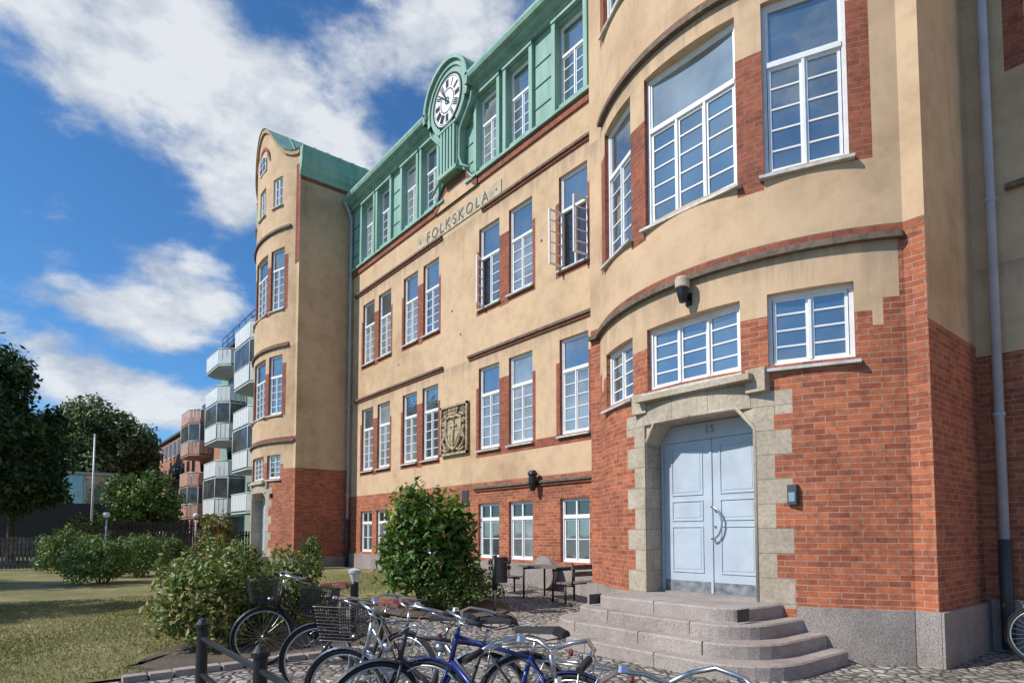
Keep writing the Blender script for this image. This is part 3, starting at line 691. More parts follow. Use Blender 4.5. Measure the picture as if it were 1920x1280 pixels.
# ------------------------------------------------------------------ ground
g=MB('ground'); g.face([(-600,-500,-.05),(500,-500,-.05),(500,600,-.05),(-600,600,-.05)],'far_ground'); g.build()
def sheet(name,xf,nx,yf,ny,mat,dz):
    me=bpy.data.meshes.new(name); vs=[];fs=[]
    for i in range(nx+1):
        for j in range(ny+1):
            u,v=i/nx,j/ny; x,y=xf(u,v),yf(u,v); vs.append((x,y,G(x,y)+dz))
    for i in range(nx):
        for j in range(ny): a=i*(ny+1)+j; fs.append((a,a+ny+1,a+ny+2,a+1))
    me.from_pydata(vs,[],fs); me.materials.append(MATS[mat]); me.update()
    for p in me.polygons:p.use_smooth=True
    o=bpy.data.objects.new(name,me); scene.collection.objects.link(o)
wob=lambda t,a=.12,k=1.7: a*math.sin(t*k)+a*.6*math.sin(t*k*2.3+1)
sheet('cobblestone_pavement',lambda u,v:-46+56*u,160,lambda u,v:-14+25.2*v,72,'cobble',0)
sheet('lawn',lambda u,v:-44+(44-7.95)*u,110,lambda u,v:-13+(17.8+.35*math.sin(u*6))*v,60,'lawn',.03)
sheet('lawn',lambda u,v:-24.2+11.2*u,40,lambda u,v:6.45+(10.3-6.45+wob(u*9,.1))*v,20,'lawn',.03)
sheet('planting_bed',lambda u,v:-8.0-(2.9*min(1,(v*2.2+.25))+wob(v*14,.08))*(1-u),24,lambda u,v:1.15+wob(u*7,.1)*(1-v)+3.8*v,40,'soil',.037)
sheet('planting_bed',lambda u,v:-11.2+1.75*(2*u-1)*math.sqrt(max(0,1-.8*(2*v-1)**2)),20,lambda u,v:7.0+1.25*(2*v-1),20,'soil',.036)
def arrmesh(name,V,Fc,tint,mat,parent=None):
    me=bpy.data.meshes.new(name); me.from_pydata(V.tolist(),[],Fc.tolist())
    at=me.attributes.new('tint','FLOAT','FACE'); at.data.foreach_set('value',np.asarray(tint,dtype=np.float32)); me.materials.append(MATS[mat]); me.update()
    o=bpy.data.objects.new(name,me); scene.collection.objects.link(o)
    if parent:o.parent=parent
    return o
def blades(name,n,x0,x1,y0,y1,h,excl=None):
    x=rng.uniform(x0,x1,n);y=rng.uniform(y0,y1,n)
    if excl is not None: k=~excl(x,y); x=x[k];y=y[k];n=len(x)
    patch=.5+.25*np.sin(x*1.3+np.sin(y*1.7)*1.4)+.25*np.sin(y*2.1+1.2*np.sin(x*.9+2))
    k=rng.random(n)>patch*.55; x=x[k];y=y[k];patch=patch[k];n=len(x)
    z=np.array([G(a,b) for a,b in zip(x,y)])+.03
    a=rng.uniform(0,6.28,n);w=.006+.006*rng.random(n);hh=h*rng.uniform(.5,1.3,n); lx=rng.normal(0,.35,n)*hh;ly=rng.normal(0,.35,n)*hh
    V=np.empty((n,3,3)); V[:,0]=np.stack([x-np.cos(a)*w,y-np.sin(a)*w,z],1);V[:,1]=np.stack([x+np.cos(a)*w,y+np.sin(a)*w,z],1);V[:,2]=np.stack([x+lx,y+ly,z+hh],1)
    arrmesh(name,V.reshape(-1,3),np.arange(3*n).reshape(n,3),np.clip(rng.normal(.25,.2,n)+patch*.55,0,1),'grass_blade')
blades('lawn_grass',80000,-18,-8.0,-3.0,4.6,.033,lambda x,y:(y>1.2)&(x>-9.0-1.9*np.clip((y-1.15)*.6,0,1)))
blades('lawn_grass',9000,-20,-13.2,6.6,10.2,.04)
n=900; x=rng.uniform(-17,-8.1,n); y=rng.uniform(-2,4.8,n); a=rng.uniform(0,6.28,n); s=rng.uniform(.012,.028,n)
V=np.stack([np.stack([x+s*np.cos(a+k*1.57)*(1 if k%2 else .6),y+s*np.sin(a+k*1.57)*(1 if k%2 else .6),np.full(n,.062)+rng.normal(0,.006,n)],1) for k in range(4)],1)
arrmesh('fallen_leaves',V.reshape(-1,3),np.arange(4*n).reshape(n,4),rng.random(n),'leaf_yellow')

# ------------------------------------------------------------------ foliage
def foliage(clumps,leaf,per,flat=.0,asp=.5,shell=.55):
    VV=[];TT=[]
    for (cx,cy,cz,rx,ry,rz) in clumps:
        n=max(10,int(per*(rx*ry*rz)**(2/3)))
        d=rng.normal(size=(n,3)); d/=np.linalg.norm(d,axis=1)[:,None]
        r=shell+(1-shell)*rng.random(n)**.7; r*=rng.normal(1,.10,n)
        p=d*r[:,None]*np.array([rx,ry,rz])+np.array([cx,cy,cz])
        nn=d*.8+rng.normal(size=(n,3))*.75+np.array([0,0,.45]); nn/=np.linalg.norm(nn,axis=1)[:,None]
        t=np.cross(nn,rng.normal(size=(n,3))); t/=np.linalg.norm(t,axis=1)[:,None]; b=np.cross(nn,t)
        s=leaf*rng.uniform(.6,1.3,n)[:,None]
        q=np.stack([p-t*s,p+b*s*asp-nn*s*.12,p+t*s,p-b*s*asp-nn*s*.12],1); VV.append(q)
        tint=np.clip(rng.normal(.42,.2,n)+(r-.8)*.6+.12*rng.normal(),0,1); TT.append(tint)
    V=np.concatenate(VV).reshape(-1,3);T=np.concatenate(TT); n=len(T)
    return V,np.arange(4*n).reshape(n,4),T
def shrub(name,x,y,rx,ry,h,leaf,mat,per,nc=14,base=.0,full=.75):
    e=empty(name,(0,0,0)); z0=G(x,y); cl=[]
    cl.append((x,y,z0+h*.5,rx*.72,ry*.72,h*.42))
    for i in range(nc):
        a=rng.uniform(0,6.283); v=rng.uniform(.12,1.0); rad=.72*math.sqrt(max(.05,1-(max(0,v-.35)/full)**2))*rng.uniform(.75,1.1)
        k=rng.uniform(.26,.44)
        cl.append((x+rx*rad*math.cos(a),y+ry*rad*math.sin(a),z0+base+(h-base)*(.1+.74*v),rx*k,ry*k,h*k*.62))
    for i in range(nc):
        a=rng.uniform(0,6.283); rad=rng.uniform(.2,.85)
        hh=h*(1.0-.45*rad**2)*rng.uniform(.92,1.08)
        cl.append((x+rx*rad*math.cos(a),y+ry*rad*math.sin(a),z0+hh,.07*rx,.07*ry,.13*h))
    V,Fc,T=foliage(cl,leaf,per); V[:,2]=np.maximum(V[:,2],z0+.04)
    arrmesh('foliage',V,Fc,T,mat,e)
    st=MB('stems',e)
    for i in range(9):
        a=i*.7+.2; b=(x+.1*math.cos(a),y+.1*math.sin(a),z0-.02); t=(x+rx*.55*math.cos(a),y+ry*.55*math.sin(a),z0+h*rng.uniform(.55,.9))
        st.tube([b,((b[0]+t[0])/2+.05,(b[1]+t[1])/2,z0+h*.35),t],[.02,.014,.006],'bark',5)
    st.build(); return e
shrub('flowering_shrub',-9.75,2.25,1.22,1.05,1.40,.045,'leaf_spirea',3000,26)
shrub('flowering_shrub',-10.95,3.75,.85,.8,1.25,.045,'leaf_spirea',2700,16)
shrub('lilac_shrub',-11.25,6.75,1.10,1.0,2.42,.085,'leaf_glossy',850,40,.35,.95)
shrub('low_shrub',-11.3,7.75,1.05,.75,.85,.04,'leaf_shrub',2700,18)
shrub('low_shrub',-10.55,6.95,.80,.7,.78,.04,'leaf_shrub',2700,14)
shrub('low_shrub',-23.3,8.9,.5,.5,1.3,.06,'leaf_shrub',1500,10)
shrub('round_hedge_shrub',-30.2,1.8,1.25,1.3,1.75,.07,'leaf_shrub',1300,16)
shrub('round_hedge_shrub',-23.3,2.2,1.15,1.1,1.45,.06,'leaf_shrub',1400,16)
shrub('round_hedge_shrub',-26.2,3.6,1.2,1.2,1.5,.06,'leaf_shrub',1400,16)
shrub('round_hedge_shrub',-32.5,5.3,1.1,1.1,1.5,.07,'leaf_shrub',1300,14)
shrub('yellow_shrub',-32.2,7.6,1.0,1.0,2.5,.08,'leaf_yellow',1000,16)
shrub('yellow_shrub',-42,3.2,2.2,1.8,2.4,.12,'leaf_yellow',500,14)
def tree(name,x,y,zc,rx,ry,rz,leaf,mat,per,nc=40,kmin=.2,kmax=.38,trunk=.25):
    e=empty(name); cl=[]
    for i in range(nc):
        d=rng.normal(size=3); d/=np.linalg.norm(d); r=rng.uniform(.35,.88); k=rng.uniform(kmin,kmax)
        if d[2]<-.5: d[2]*=.5
        cl.append((x+rx*r*d[0],y+ry*r*d[1],zc+rz*r*d[2],rx*k,ry*k,rz*k*.8))
    for i in range(nc):
        d=rng.normal(size=3); d/=np.linalg.norm(d); r=rng.uniform(.84,1.02); k=rng.uniform(.07,.14)
        if d[2]<-.4: d[2]*=.4
        cl.append((x+rx*r*d[0],y+ry*r*d[1],zc+rz*r*d[2],rx*k,ry*k,rz*k))
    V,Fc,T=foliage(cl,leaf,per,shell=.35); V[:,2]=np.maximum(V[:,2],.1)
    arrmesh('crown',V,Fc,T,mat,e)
    tr=MB('trunk',e); h=zc
    tr.tube([(x,y,-.1),(x+.05*h*.1,y,h*.4),(x,y+.03*h*.1,h),(x,y,zc+rz*.5)],[trunk,trunk*.75,trunk*.5,trunk*.12],'bark',10)
    for c in cl[:int(nc*.5)]:
        s=rng.uniform(.45,.95)*h; tr.tube([(x,y,s),((x+c[0])/2,(y+c[1])/2,(s+c[2])/2+.2),(c[0],c[1],c[2])],[trunk*.35,trunk*.2,trunk*.06],'bark',5)
    tr.build(); return e
tree('linden_tree',-42.9,-3.2,6.4,5.2,5.2,5.8,.18,'leaf_tree',430,60)
tree('linden_tree',-48,-.2,5.0,3.4,3.4,4.2,.18,'leaf_tree',400,36)
tree('maple_tree',-70,6.0,7.0,5.8,5.4,6.6,.24,'leaf_far',260,70,.24,.42)
tree('maple_tree',-82,2.0,5.5,5.5,4.5,5.0,.26,'leaf_far',200,40)
tree('maple_tree',-90,12.0,6.2,6,5,5.5,.26,'leaf_far',200,40)
tree('plum_tree',-51,6.9,3.2,3.3,2.6,3.0,.15,'leaf_shrub',340,40)
tree('birch_tree',-18.6,-6.9,6.3,2.2,1.8,3.0,.12,'leaf_tree',350,26)
tree('birch_tree',-27,-9,7,3.2,3,3.4,.14,'leaf_tree',300,30)
cl=[]
for i in range(70):
    yy=-60+i*1.6; cl.append((-125+rng.uniform(-6,6),yy,rng.uniform(2,6),4,4,rng.uniform(3,5)))
V,Fc,T=foliage(cl,.45,60); arrmesh('distant_tree_row',V,Fc,T,'leaf_far')

# ------------------------------------------------------------------ background buildings
def apt(name,x0,x1,yf,yb,h,wallm,rows,colspec,par,fh=2.55,zb=3.0):
    e=empty(name); b=MB('walls',e); gl=MB('glass',e)
    b.box(x0,x1,yf,yb,-.2,h,wallm); b.box(x0-.2,x1+.2,yf-.25,yb+.2,h+.003,h+.22,'roof_dark')
    for ci,(a,c) in enumerate(colspec):
        ch=.7
        for r in range(rows):
            z=zb+fh*r-.05
            m='apt_wall' if par!='brown_parapet' else 'brown_parapet'
            b.prism([(a,yf),(a,yf-1.0),(a+ch,yf-1.65),(c-ch,yf-1.65),(c,yf-1.0),(c,yf)],z-.17,z,m,True,True)
            poly=[(a,yf-.01),(a,yf-1.0),(a+ch,yf-1.65),(c-ch,yf-1.65),(c,yf-1.0),(c,yf-.01)]
            for p,q in zip(poly,poly[1:]):
                L_=math.hypot(q[0]-p[0],q[1]-p[1]); n=max(2,int(L_/.3))
                for k in range(n):
                    t0,t1=(k+.06)/n,(k+.94)/n
                    P0=(p[0]+(q[0]-p[0])*t0,p[1]+(q[1]-p[1])*t0);P1=(p[0]+(q[0]-p[0])*t1,p[1]+(q[1]-p[1])*t1)
                    b.face([(P0[0],P0[1],z-.1),(P1[0],P1[1],z-.1),(P1[0],P1[1],z+1.0),(P0[0],P0[1],z+1.0)],par)
                b.tube([(p[0],p[1],z+1.02),(q[0],q[1],z+1.02)],.035,'apt_wall',5)
                glz=(r<rows-1 and (r+ci)%2==0)
                if glz: gl.face([(p[0],p[1],z+1.05),(q[0],q[1],z+1.05),(q[0],q[1],z+fh-.2),(p[0],p[1],z+fh-.2)],'glass_apt')
                if glz: b.tube([(p[0],p[1],z),(p[0],p[1],z+fh-.15)],.03,'apt_wall',5)
            gl.box(a+.5,c-.5,yf-.03,yf-.004,z+.1,z+2.1,'glass_dark')
    b.build(); 
    return e,b,gl
e,b,gl=apt('apartment_building',-50.5,-35.5,12,24,15.2,'apt_green',5,[(-48.6,-43.9),(-41.2,-36.6)],'apt_parapet')
r=MB('roof_railing',e)
for z in (15.8,16.2,16.6): r.tube([(-50.5,12,z),(-35.5,12,z)],.03,'dark_grey',5)
for i in range(11): r.tube([(-50.5+1.5*i,12,15.4),(-50.5+1.5*i,12,16.6)],.03,'dark_grey',5)
for q in range(8): r.tube([(-50.5+q*2,12.2,15.4),(-49+q*2,13.5,16.8)],.03,'dark_grey',4)
r.build()
for r_ in range(5):
    for xx in (-43.0,-36.0): gl.box(xx,xx+.9,11.96,11.996,3.6+2.55*r_,5.0+2.55*r_,'glass_apt')
gl.build()
e,b,gl=apt('brick_apartment_building',-80,-51.5,12.3,24,11.3,'brick_far',4,[(-58.5,-54)],'brown_parapet')
for r_ in range(4):
    for k in range(9):
        xx=-79+2.2*k; gl.box(xx,xx+1.1,12.26,12.296,1.8+2.55*r_,3.2+2.55*r_,'glass_dark'); gl.box(xx-.06,xx+1.16,12.2,12.26,1.7+2.55*r_,1.79+2.55*r_,'white_paint')
gl.build()
e=empty('glass_pavilion'); b=MB('walls',e); b.box(-62,-57,-4,5.9,0,3.9,'dark_grey'); b.box(-62.3,-56.7,-4.3,6.2,6.1,6.3,'sill')
b.box(-61.8,-57.2,-3.8,5.7,3.9,6.1,'glass_pale')
for k in range(7): b.box(-57.15,-57.02,-3.8+1.55*k,-3.68+1.55*k,3.9,6.1,'apt_wall')
b.build()
fp=MB('flagpole'); fp.tube([(-54,4.3,0),(-54,4.3,8.7)],[.09,.05],'white_paint',8); fp.lathe([(0,8.9),(.1,8.8),(0,8.7)],-54,4.3,'white_paint',8); fp.build()
def fence(name,x0,y0,x1,y1,h,mat,sp=.14):
    f=MB(name); L_=math.hypot(x1-x0,y1-y0); d=Vector(((x1-x0)/L_,(y1-y0)/L_,0)); f.fr=(Vector((x0,y0,0)),d,Vector((-d.y,d.x,0)),UP)
    n=int(L_/sp)
    for i in range(n):
        hh=h+.02*math.sin(i*5.1); f.box(i*sp,i*sp+sp*.72,0,.022,.08,hh,mat)
    for z in (.35,h-.3): f.box(0,L_,.023,.07,z,z+.09,mat)
    for i in range(int(L_/2.2)+1): f.box(i*2.2-.05,i*2.2+.05,.071,.17,0,h+.05,mat)
    f.build()
fence('picket_fence',-34.5,-8,-34.2,1.6,1.45,'wood_grey')
fence('plank_fence',-38.5,2.0,-37.5,11.8,1.75,'wood_brown',.16)
fence('plank_fence',-48,4.5,-46.5,11.8,2.4,'wood_brown',.2)
def globelamp(x,y,h=2.35):
    l=MB('globe_street_lamp'); l.tube([(x,y,0),(x,y,h-.15)],[.045,.035],'pipe_paint',8)
    l.lathe([(.0,h-.17)]+[(.15*math.sin(math.radians(t)),h-.15*math.cos(math.radians(t))) for t in range(20,181,20)],x,y,'cream_white',16); l.lathe([(.06,h-.2),(.07,h-.13)],x,y,'dark_grey',10); l.build()
globelamp(-35.3,3.4,2.5); globelamp(-36.2,7.5,2.55); globelamp(-35.2,8.05,2.55)

# ------------------------------------------------------------------ street furniture
bl=MB('bollard_lamp'); x,y=-10.35,4.75
bl.lathe([(.0,0.02),(.07,0.02),(.07,.7),(.075,.71),(.06,.73),(.04,.74)],x,y,'black_metal',16)
bl.lathe([(.045,.74),(.10,.9)],x,y,'cream_white',16); bl.lathe([(.11,.9),(.11,.95),(.05,.98),(0,.985)],x,y,'sill',16); bl.build()
tb=MB('litter_bin'); x,y=-9.75,7.55; z=G(x,y)
tb.tube([(x-.14,y,z),(x-.14,y,z+1.12)],.03,'steel',8); tb.tube([(x-.14,y,z+.45),(x-.14,y,z+1.15)],.05,'black_metal',8)
poly=[(x-.08+.16+.13*math.cos(math.radians(t)),y+.12*math.sin(math.radians(t))) for t in range(0,360,20)]
tb.prism(poly,z+.62,z+1.02,'black_metal',True,True,True); tb.prism([(x+.08+(p[0]-x-.08)*1.08,y+(p[1]-y)*1.08) for p in poly],z+1.04,z+1.12,'black_metal',True,True,True); tb.build()
def seat_table():
    z=G(-10.8,9.6); t=MB('picnic_table')
    for i in range(3): t.box(-11.15+0,-9.85,9.2+.25*i,9.2+.25*i+.23,z+.72,z+.76,'wood_grey')
    for xx in (-11.0,-10.0):
        t.tube([(xx,9.25,z),(xx,9.25,z+.72)],.025,'black_metal',6); t.tube([(xx,9.9,z),(xx,9.9,z+.72)],.025,'black_metal',6); t.tube([(xx,9.25,z+.69),(xx,9.9,z+.69)],.025,'black_metal',6)
    t.build()
    for (xa,sg) in ((-12.0,1),(-9.2,-1)):
        c=MB('park_bench')
        for i in range(3): c.box(xa+.15*i*sg,xa+(.15*i+.13)*sg,9.0,10.1 if sg<0 else 9.7,z+.43,z+.46,'wood_grey')
        for i in range(2): c.box(xa-.06*sg,xa-.03*sg,9.0,10.1 if sg<0 else 9.7,z+.6+.14*i,z+.7+.14*i,'wood_grey')
        for yy in (9.05,9.62 if sg>0 else 10.0):
            c.tube([(xa-.02*sg,yy,z+.88),(xa-.01*sg,yy,z+.4),(xa+.40*sg,yy,z+.4)],.02,'black_metal',6); c.tube([(xa+.2*sg,yy,z+.4),(xa+.2*sg,yy,z)],.025,'black_metal',6); c.tube([(xa,yy,z+.01),(xa+.4*sg,yy,z+.01)],.02,'black_metal',6)
        c.build()
seat_table()
ms=MB('millstone'); z=G(-12,10.6)+.42
pts=[(-11.75+.42*math.cos(math.radians(t)),z+.42*math.sin(math.radians(t))) for t in range(0,360,15)]
ms.xprism(pts,10.5,10.62,'granite'); ms.build()
rk=MB('bike_rack_railing')
for X in (-5.72,-4.14,-2.56,-.98):
    rk.lathe([(.0,0),(.06,0),(.045,.05),(.045,.80),(.06,.81),(.06,.84),(.04,.86),(.03,.88),(.0,.89)],X,1.26,'black_metal',14)
for zz in (.72,.42): rk.tube([(-5.72,1.26,zz),(-.98,1.26,zz)],.022,'black_metal',8)
rk.build()
eg=MB('edging_stones'); yy=.95
while yy<4.6: eg.box(-7.93+.02*math.sin(yy*7),-7.78+.02*math.sin(yy*7),yy,yy+.22,-.05,.07,'granite_step'); yy+=.25
eg.build()

# ------------------------------------------------------------------ bicycles
def bicycle(origin,head,paint='black_metal',saddle='rubber',basket=True,step=True,lean=3,steer=0,rack=True,name='bicycle',rearbasket=False,h=0,z=0.0):
    b=MB(name); R=.34
    def wheel(cx,ax=Vector((1,0,0)),c=None):
        c=Vector((cx,0,.355)) if c is None else c
        ring=lambda r,n=36:[c+ax*(r*math.cos(2*math.pi*k/n))+UP*(r*math.sin(2*math.pi*k/n)) for k in range(n)]
        b.tube(ring(R),.019,'rubber',8,closed=True); b.tube(ring(R-.028),.010,'silver_paint',5,closed=True)
        side=ax.cross(UP)
        b.tube([c-side*.05,c+side*.05],.022,'steel',8)
        for k in range(28):
            a=2*math.pi*k/28; o=side*(.03 if k%2 else -.03); a2=a+(.35 if (k//2)%2 else -.35)
            b.tube([c+o+ax*(.02*math.cos(a2))+UP*(.02*math.sin(a2)),c+ax*((R-.03)*math.cos(a))+UP*((R-.03)*math.sin(a))],.0013,'steel',3,caps=False)
    def fender(c,ax,a0,a1):
        n=18
        for k in range(n):
            A=math.radians(a0+(a1-a0)*k/n);Bq=math.radians(a0+(a1-a0)*(k+1)/n); side=ax.cross(UP)*.028; r=R+.035
            p=lambda t,s,rr=r:c+ax*(rr*math.cos(t))+UP*(rr*math.sin(t))+s
            b.face([p(A,-side,r-.012),p(A,side*0),p(Bq,side*0),p(Bq,-side,r-.012)],paint,smooth=True); b.face([p(A,side*0),p(A,side,r-.012),p(Bq,side,r-.012),p(Bq,side*0)],paint,smooth=True)
    wheel(0); fender(Vector((0,0,.355)),Vector((1,0,0)),40,200)
    BBk=Vector((.46,0,.29)); ST=Vector((.30,0,.80)); HT=Vector((.86,0,.93)); HB=Vector((.91,0,.70)); RH=Vector((0,0,.355)); FH=Vector((1.08,0,.355))
    ca,sa=math.cos(steer),math.sin(steer)
    def S(p):
        q=Vector(p)-HB; return HB+Vector((q.x*ca-q.y*sa,q.x*sa+q.y*ca,q.z))
    ax=Vector((ca,sa,0)); fc=S(FH)
    wheel(0,ax,fc); fender(fc,ax,-20,150)
    T=lambda p,r=.015,m=paint,n=8:b.tube(p,r,m,n)
    T([BBk,ST],.016); T([ST,(.27,0,.90)],.013,'steel')
    if step: T([HB+Vector((0,0,.02)),(.66,0,.42),BBk],.018); T([HT-Vector((0,0,.05)),(.72,0,.62),(.40,0,.50)],.014)
    else: T([HB+Vector((0,0,.02)),BBk],.018); T([HT-Vector((0,0,.05)),ST-Vector((0,0,.02))],.015)
    T([HB,HT],.019)
    for s in (-.055,.055):
        T([BBk+Vector((0,s*.4,0)),RH+Vector((0,s,0))],.010); T([ST+Vector((0,s*.3,-.03)),RH+Vector((0,s,0))],.009)
        T([S(HB+Vector((0,s*.7,-.02))),S(HB+Vector((.03,s,-.12))),S(FH+Vector((0,s,0)))],.011)
    hz=1.06+h
    T([S(HT),S((.84,0,hz-.02))],.013,'steel')
    for s in (-1,1):
        T([S((.84,0,hz)),S((.88,.09*s,hz+.03)),S((.86,.19*s,hz+.05)),S((.76,.27*s,hz+.03)),S((.66,.29*s,hz))],.011,'steel')
        T([S((.68,.288*s,hz+.005)),S((.57,.30*s,hz-.02))],.017,'rubber')
        T([S((.78,.25*s,hz+.02)),S((.72,.30*s,hz-.01)),S((.62,.33*s,hz-.04))],.005,'steel',5)
        T([S((.78,.2*s,hz)),S((.95,.1*s,hz-.15)),S((.93,.03*s,.75))],.003,'black_metal',4)
    b.lathe([(.028,hz+.05),(.02,hz+.075),(0,hz+.08)],.80,.15,'steel',10)
    T([S((.97,0,.80)),S((1.03,0,.80))],.035,'steel',10)
    Sx=[(-.02,.0,.93,.085),(.04,0,.955,.10),(.12,0,.95,.075),(.2,0,.945,.04),(.30,0,.94,.022),(.34,0,.93,.012)]
    for (p,q) in zip(Sx,Sx[1:]):
        for k in range(8):
            A=math.pi*k/8;C=math.pi*(k+1)/8
            f=lambda P_,t:(P_[0]+.08,P_[3]*math.cos(t),P_[2]+.045*math.sin(t)-.0)
            b.face([f(p,A),f(q,A),f(q,C),f(p,C)],saddle,smooth=True)
        b.face([(p[0]+.08,-p[3],p[2]),(q[0]+.08,-q[3],q[2]),(q[0]+.08,q[3],q[2]),(p[0]+.08,p[3],p[2])],saddle)
    b.face([(.06,.085*math.cos(math.pi*k/8),.93+.045*math.sin(math.pi*k/8)) for k in range(9)],saddle)
    for s in (-1,1): T([(.08,.05*s,.93),(.2,.03*s,.90),(.34,.015*s,.93)],.004,'steel',4); b.tube([(.09,.045*s,.925-.01*k_) for k_ in range(4)],.014,'steel',6)
    cr=[BBk+Vector((.09*math.cos(t),-.045,.09*math.sin(t))) for t in [2*math.pi*k/20 for k in range(20)]]; b.tube(cr,.006,'steel',4,closed=True)
    T([BBk+Vector((0,-.06,0)),BBk+Vector((.12,-.07,-.11))],.009,'steel'); T([BBk+Vector((0,.06,0)),BBk+Vector((-.12,.07,.11))],.009,'steel')
    b.box(.53,.63,-.16,-.07,.165,.19,'rubber'); b.box(.29,.39,.07,.16,.385,.41,'rubber')
    b.box(-.03,.55,-.062,-.05,.33,.40,paint); T([BBk+Vector((0,-.045,-.085)),(0,-.045,.32)],.004,'dark_grey',4)
    T([(.38,.04,.27),(.30,.16,.02)],.009,'steel')
    if rack:
        for s in (-.055,.055): T([(.24,s,.78),(-.28,s,.76)],.006,'steel' if paint!='black_metal' else paint,5); T([(-.2,s,.76),(0,s,.36)],.005,'steel',5); T([(-.05,s,.765),(0,s,.36)],.005,'steel',5)
        for k in range(4): T([(.2-.14*k,-.055,.77),(.2-.14*k,.055,.77)],.005,'steel',5)
        T([(-.36,0,.70),(-.38,0,.70)],.03,'red_leather',8)
    def bask(x0,x1,w0,w1,z0,z1,fn):
        def c(u,v,zt):
            w=w0+(w1-w0)*zt; xa=x0-.02*zt; xb=x1+.03*zt
            return fn((xa+(xb-xa)*u,(-w/2+w*v),z0+(z1-z0)*zt))
        per=[(0,0),(1,0),(1,1),(0,1),(0,0)]; N_=[]
        for (a,d),(e_,f_) in zip(per,per[1:]):
            for k in range(14): t=k/14; N_.append((a+(e_-a)*t,d+(f_-d)*t))
        for k,(u,v) in enumerate(N_):
            b.tube([c(u,v,0),c(u,v,1)],.0026,'black_metal',3,caps=False)
        for zt in (0,.1,.2,.3,.4,.5,.6,.7,.8,.9,1): b.tube([c(u,v,zt) for u,v in N_],.0055 if zt in(0,1) else .0026,'black_metal',4,closed=True)
        for k in range(1,12): b.tube([c(k/12,0,0),c(k/12,1,0)],.0026,'black_metal',3,caps=False); b.tube([c(0,k/12,0),c(1,k/12,0)],.0026,'black_metal',3,caps=False)
    if basket: bask(.96,1.22,.28,.36,.80,1.06,S)
    if rearbasket: bask(-.25,.1,.28,.34,.79,1.0,lambda p:Vector(p))
    hd=Vector((head[0],head[1],0)).normalized(); lf=Vector((-hd.y,hd.x,0)); a=math.radians(lean)
    up=UP*math.cos(a)+lf*math.sin(a); lf2=lf*math.cos(a)-UP*math.sin(a)
    mw=Matrix(((hd.x,lf2.x,up.x,origin[0]),(hd.y,lf2.y,up.y,origin[1]),(hd.z,lf2.z,up.z,z),(0,0,0,1)))
    return b.build(mw)
def bysaddle(sx,sy,hx,hy,**k):
    h=Vector((hx,hy)).normalized(); return bicycle((sx-.22*h.x,sy-.22*h.y),(hx,hy),**k)
bicycle((-7.40,3.40),(-.44,-1.05),paint='black_metal',saddle='red_leather',steer=.25,lean=4)
bysaddle(-3.97,2.66,-.67,-.74,paint='silver_paint',step=True,steer=-.2)
bysaddle(-3.68,2.80,-.45,-.9,paint='dark_grey',step=False,basket=False,steer=.25)
bysaddle(-3.02,2.68,-.9,-.45,paint='blue_paint',step=False,basket=False,steer=.1,lean=-3,h=-.04)
bicycle((-1.62,1.30),(-.55,.85),paint='silver_paint',step=True,basket=False,steer=-.3)
bicycle((-1.10,1.30),(-.45,.85),paint='black_metal',step=True,basket=False,steer=.3,h=-.05)
bicycle((-4.95,2.75),(-1,-.35),paint='dark_grey',saddle='red_leather',steer=.6,lean=-4,h=-.14)
bicycle((-1.80,9.75),(1,.1),paint='dark_grey',basket=False,lean=6)

# ------------------------------------------------------------------ light, sky, camera
el=math.radians(42); az=math.radians(20)
sd=Vector((math.sin(az)*math.cos(el),math.cos(az)*math.cos(el),-math.sin(el)))
sl=bpy.data.lights.new('sun','SUN'); sl.energy=4.8; sl.angle=math.radians(.5); sl.color=(1,.95,.88)
so=bpy.data.objects.new('sun',sl); scene.collection.objects.link(so); so.rotation_euler=sd.to_track_quat('-Z','Y').to_euler()
w=bpy.data.worlds.new('World'); scene.world=w; w.use_nodes=True; nt=w.node_tree; bg=nt.nodes['Background']; bg.inputs[1].default_value=.076
w.cycles.sampling_method='MANUAL'; w.cycles.sample_map_resolution=256
sk=N(nt,'ShaderNodeTexSky'); sk.sky_type='NISHITA'; sk.sun_disc=False; sk.sun_elevation=el; sk.sun_rotation=math.radians(200); sk.altitude=0; sk.air_density=1.0; sk.dust_density=.4; sk.ozone_density=3
tc=N(nt,'ShaderNodeTexCoord'); D=tc.outputs['Generated']
m=lambda op,a,b=None,c=None: mth(nt,op,a,b,c)
sp=N(nt,'ShaderNodeSeparateXYZ'); L(nt,D,sp.inputs[0]); X,Y,Zz=sp.outputs
fw=m('ADD',m('MULTIPLY',X,-.7776),m('MULTIPLY',Y,.629)); rt=m('ADD',m('MULTIPLY',X,.629),m('MULTIPLY',Y,.7776))
A=m('MULTIPLY',m('ARCTAN2',rt,fw),57.296); E=m('MULTIPLY',m('ARCSINE',Zz),57.296)
mp=N(nt,'ShaderNodeMapping'); mp.inputs['Scale'].default_value=(1,1,1.9); L(nt,D,mp.inputs[0])
nw=N(nt,'ShaderNodeTexNoise',Scale=5.0,Detail=3.0); L(nt,mp.outputs[0],nw.inputs['Vector']); sw=N(nt,'ShaderNodeSeparateColor'); L(nt,nw.outputs['Color'],sw.inputs[0])
A2=m('ADD',A,m('MULTIPLY',m('SUBTRACT',sw.outputs[0],.5),12)); E2=m('ADD',E,m('MULTIPLY',m('SUBTRACT',sw.outputs[1],.5),7))
blobs=[(-40,37.0,10,3.9),(-29,35.5,8.5,4.4),(-17,32,7,4.6),(-33,31,5.5,2.6),(-23,28,5,3.2),(-8,41,10,3.6),(-27.5,20.2,5.4,2.8),(-33.5,17,4.4,1.7),(-34,12.5,7.5,2.0),(-28.5,9.5,7,2.2)]
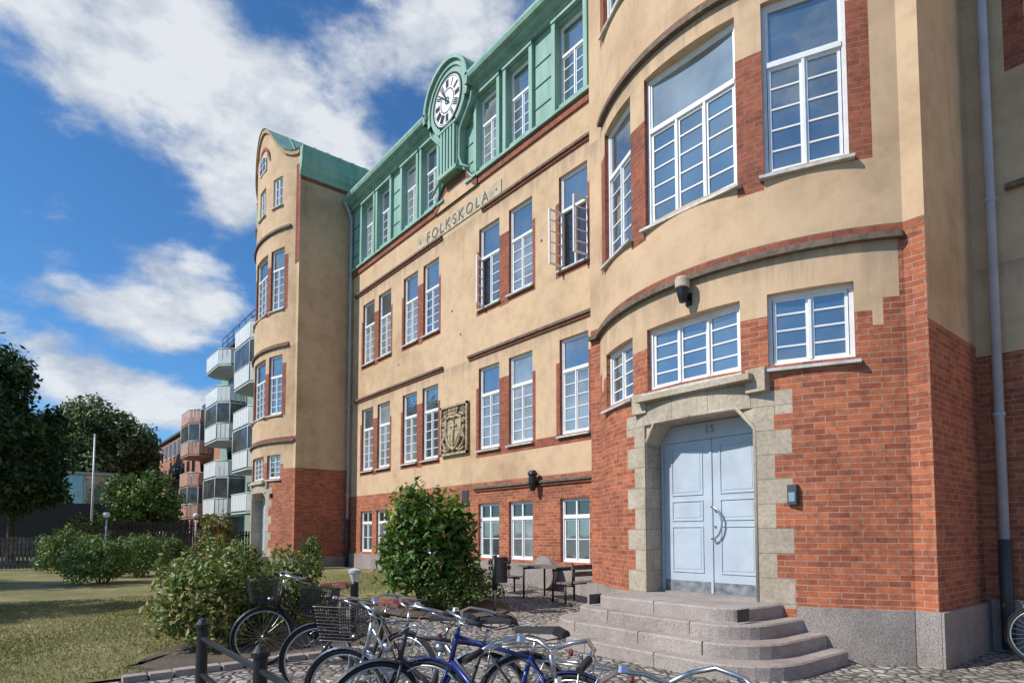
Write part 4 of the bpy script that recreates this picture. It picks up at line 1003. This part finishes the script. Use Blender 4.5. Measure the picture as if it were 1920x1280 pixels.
acc=m('MULTIPLY',m('MINIMUM',m('MAXIMUM',m('DIVIDE',m('SUBTRACT',m('ABSOLUTE',m('ADD',A,17)),42),20),0.0),1.0),.28)
for (a,e_,ra,re) in blobs:
    x=m('MULTIPLY_ADD',A2,1/ra,-a/ra); y=m('MULTIPLY_ADD',E2,1/re,-e_/re)
    q=m('EXPONENT',m('MULTIPLY',m('MULTIPLY_ADD',x,x,m('MULTIPLY',y,y)),-1))
    acc=m('ADD',acc,q)
acc=m('MINIMUM',acc,1.0)
n1=N(nt,'ShaderNodeTexNoise',Scale=7.0,Detail=7.0,Roughness=.62); L(nt,mp.outputs[0],n1.inputs['Vector'])
n2=N(nt,'ShaderNodeTexNoise',Scale=10.0,Detail=4.0,Roughness=.6); mp2=N(nt,'ShaderNodeMapping'); mp2.inputs['Location'].default_value=(3,1,.06); mp2.inputs['Scale'].default_value=(1,1,1.9); L(nt,D,mp2.inputs[0]); L(nt,mp2.outputs[0],n2.inputs['Vector'])
dens=m('ADD',m('MULTIPLY',acc,.77),m('MULTIPLY',m('SUBTRACT',n1.outputs[0],.5),1.9))
mr=N(nt,'ShaderNodeMapRange'); mr.interpolation_type='SMOOTHSTEP'; L(nt,dens,mr.inputs[0]); mr.inputs[1].default_value=.14; mr.inputs[2].default_value=.74
shd=ramp(nt,m('ADD',m('MULTIPLY',n2.outputs[0],.8),m('MULTIPLY',dens,.22)),[(.40,(6.0,6.9,8.3)),(.62,(10.6,11.0,11.5))])
skc=mixc(nt,1.0,sk.outputs[0],(.78,1.42,1.92),'MULTIPLY')
fin=mixc(nt,m('MULTIPLY',mr.outputs[0],.95),skc,shd.outputs[0]); L(nt,fin,bg.inputs[0])

cam=bpy.data.cameras.new('camera'); co=bpy.data.objects.new('camera',cam); scene.collection.objects.link(co)
th=math.radians(3.13); fwd=Vector((-.7776*math.cos(th),.629*math.cos(th),math.sin(th))); right=Vector((.629,.7776,0)); up=right.cross(fwd)
co.matrix_world=Matrix(((right.x,up.x,-fwd.x,0),(right.y,up.y,-fwd.y,0),(right.z,up.z,-fwd.z,1.6),(0,0,0,1)))
cam.sensor_width=36; cam.lens=1150/1920*36; cam.shift_y=297/1920; cam.clip_end=2000; cam.clip_start=.05
scene.camera=co
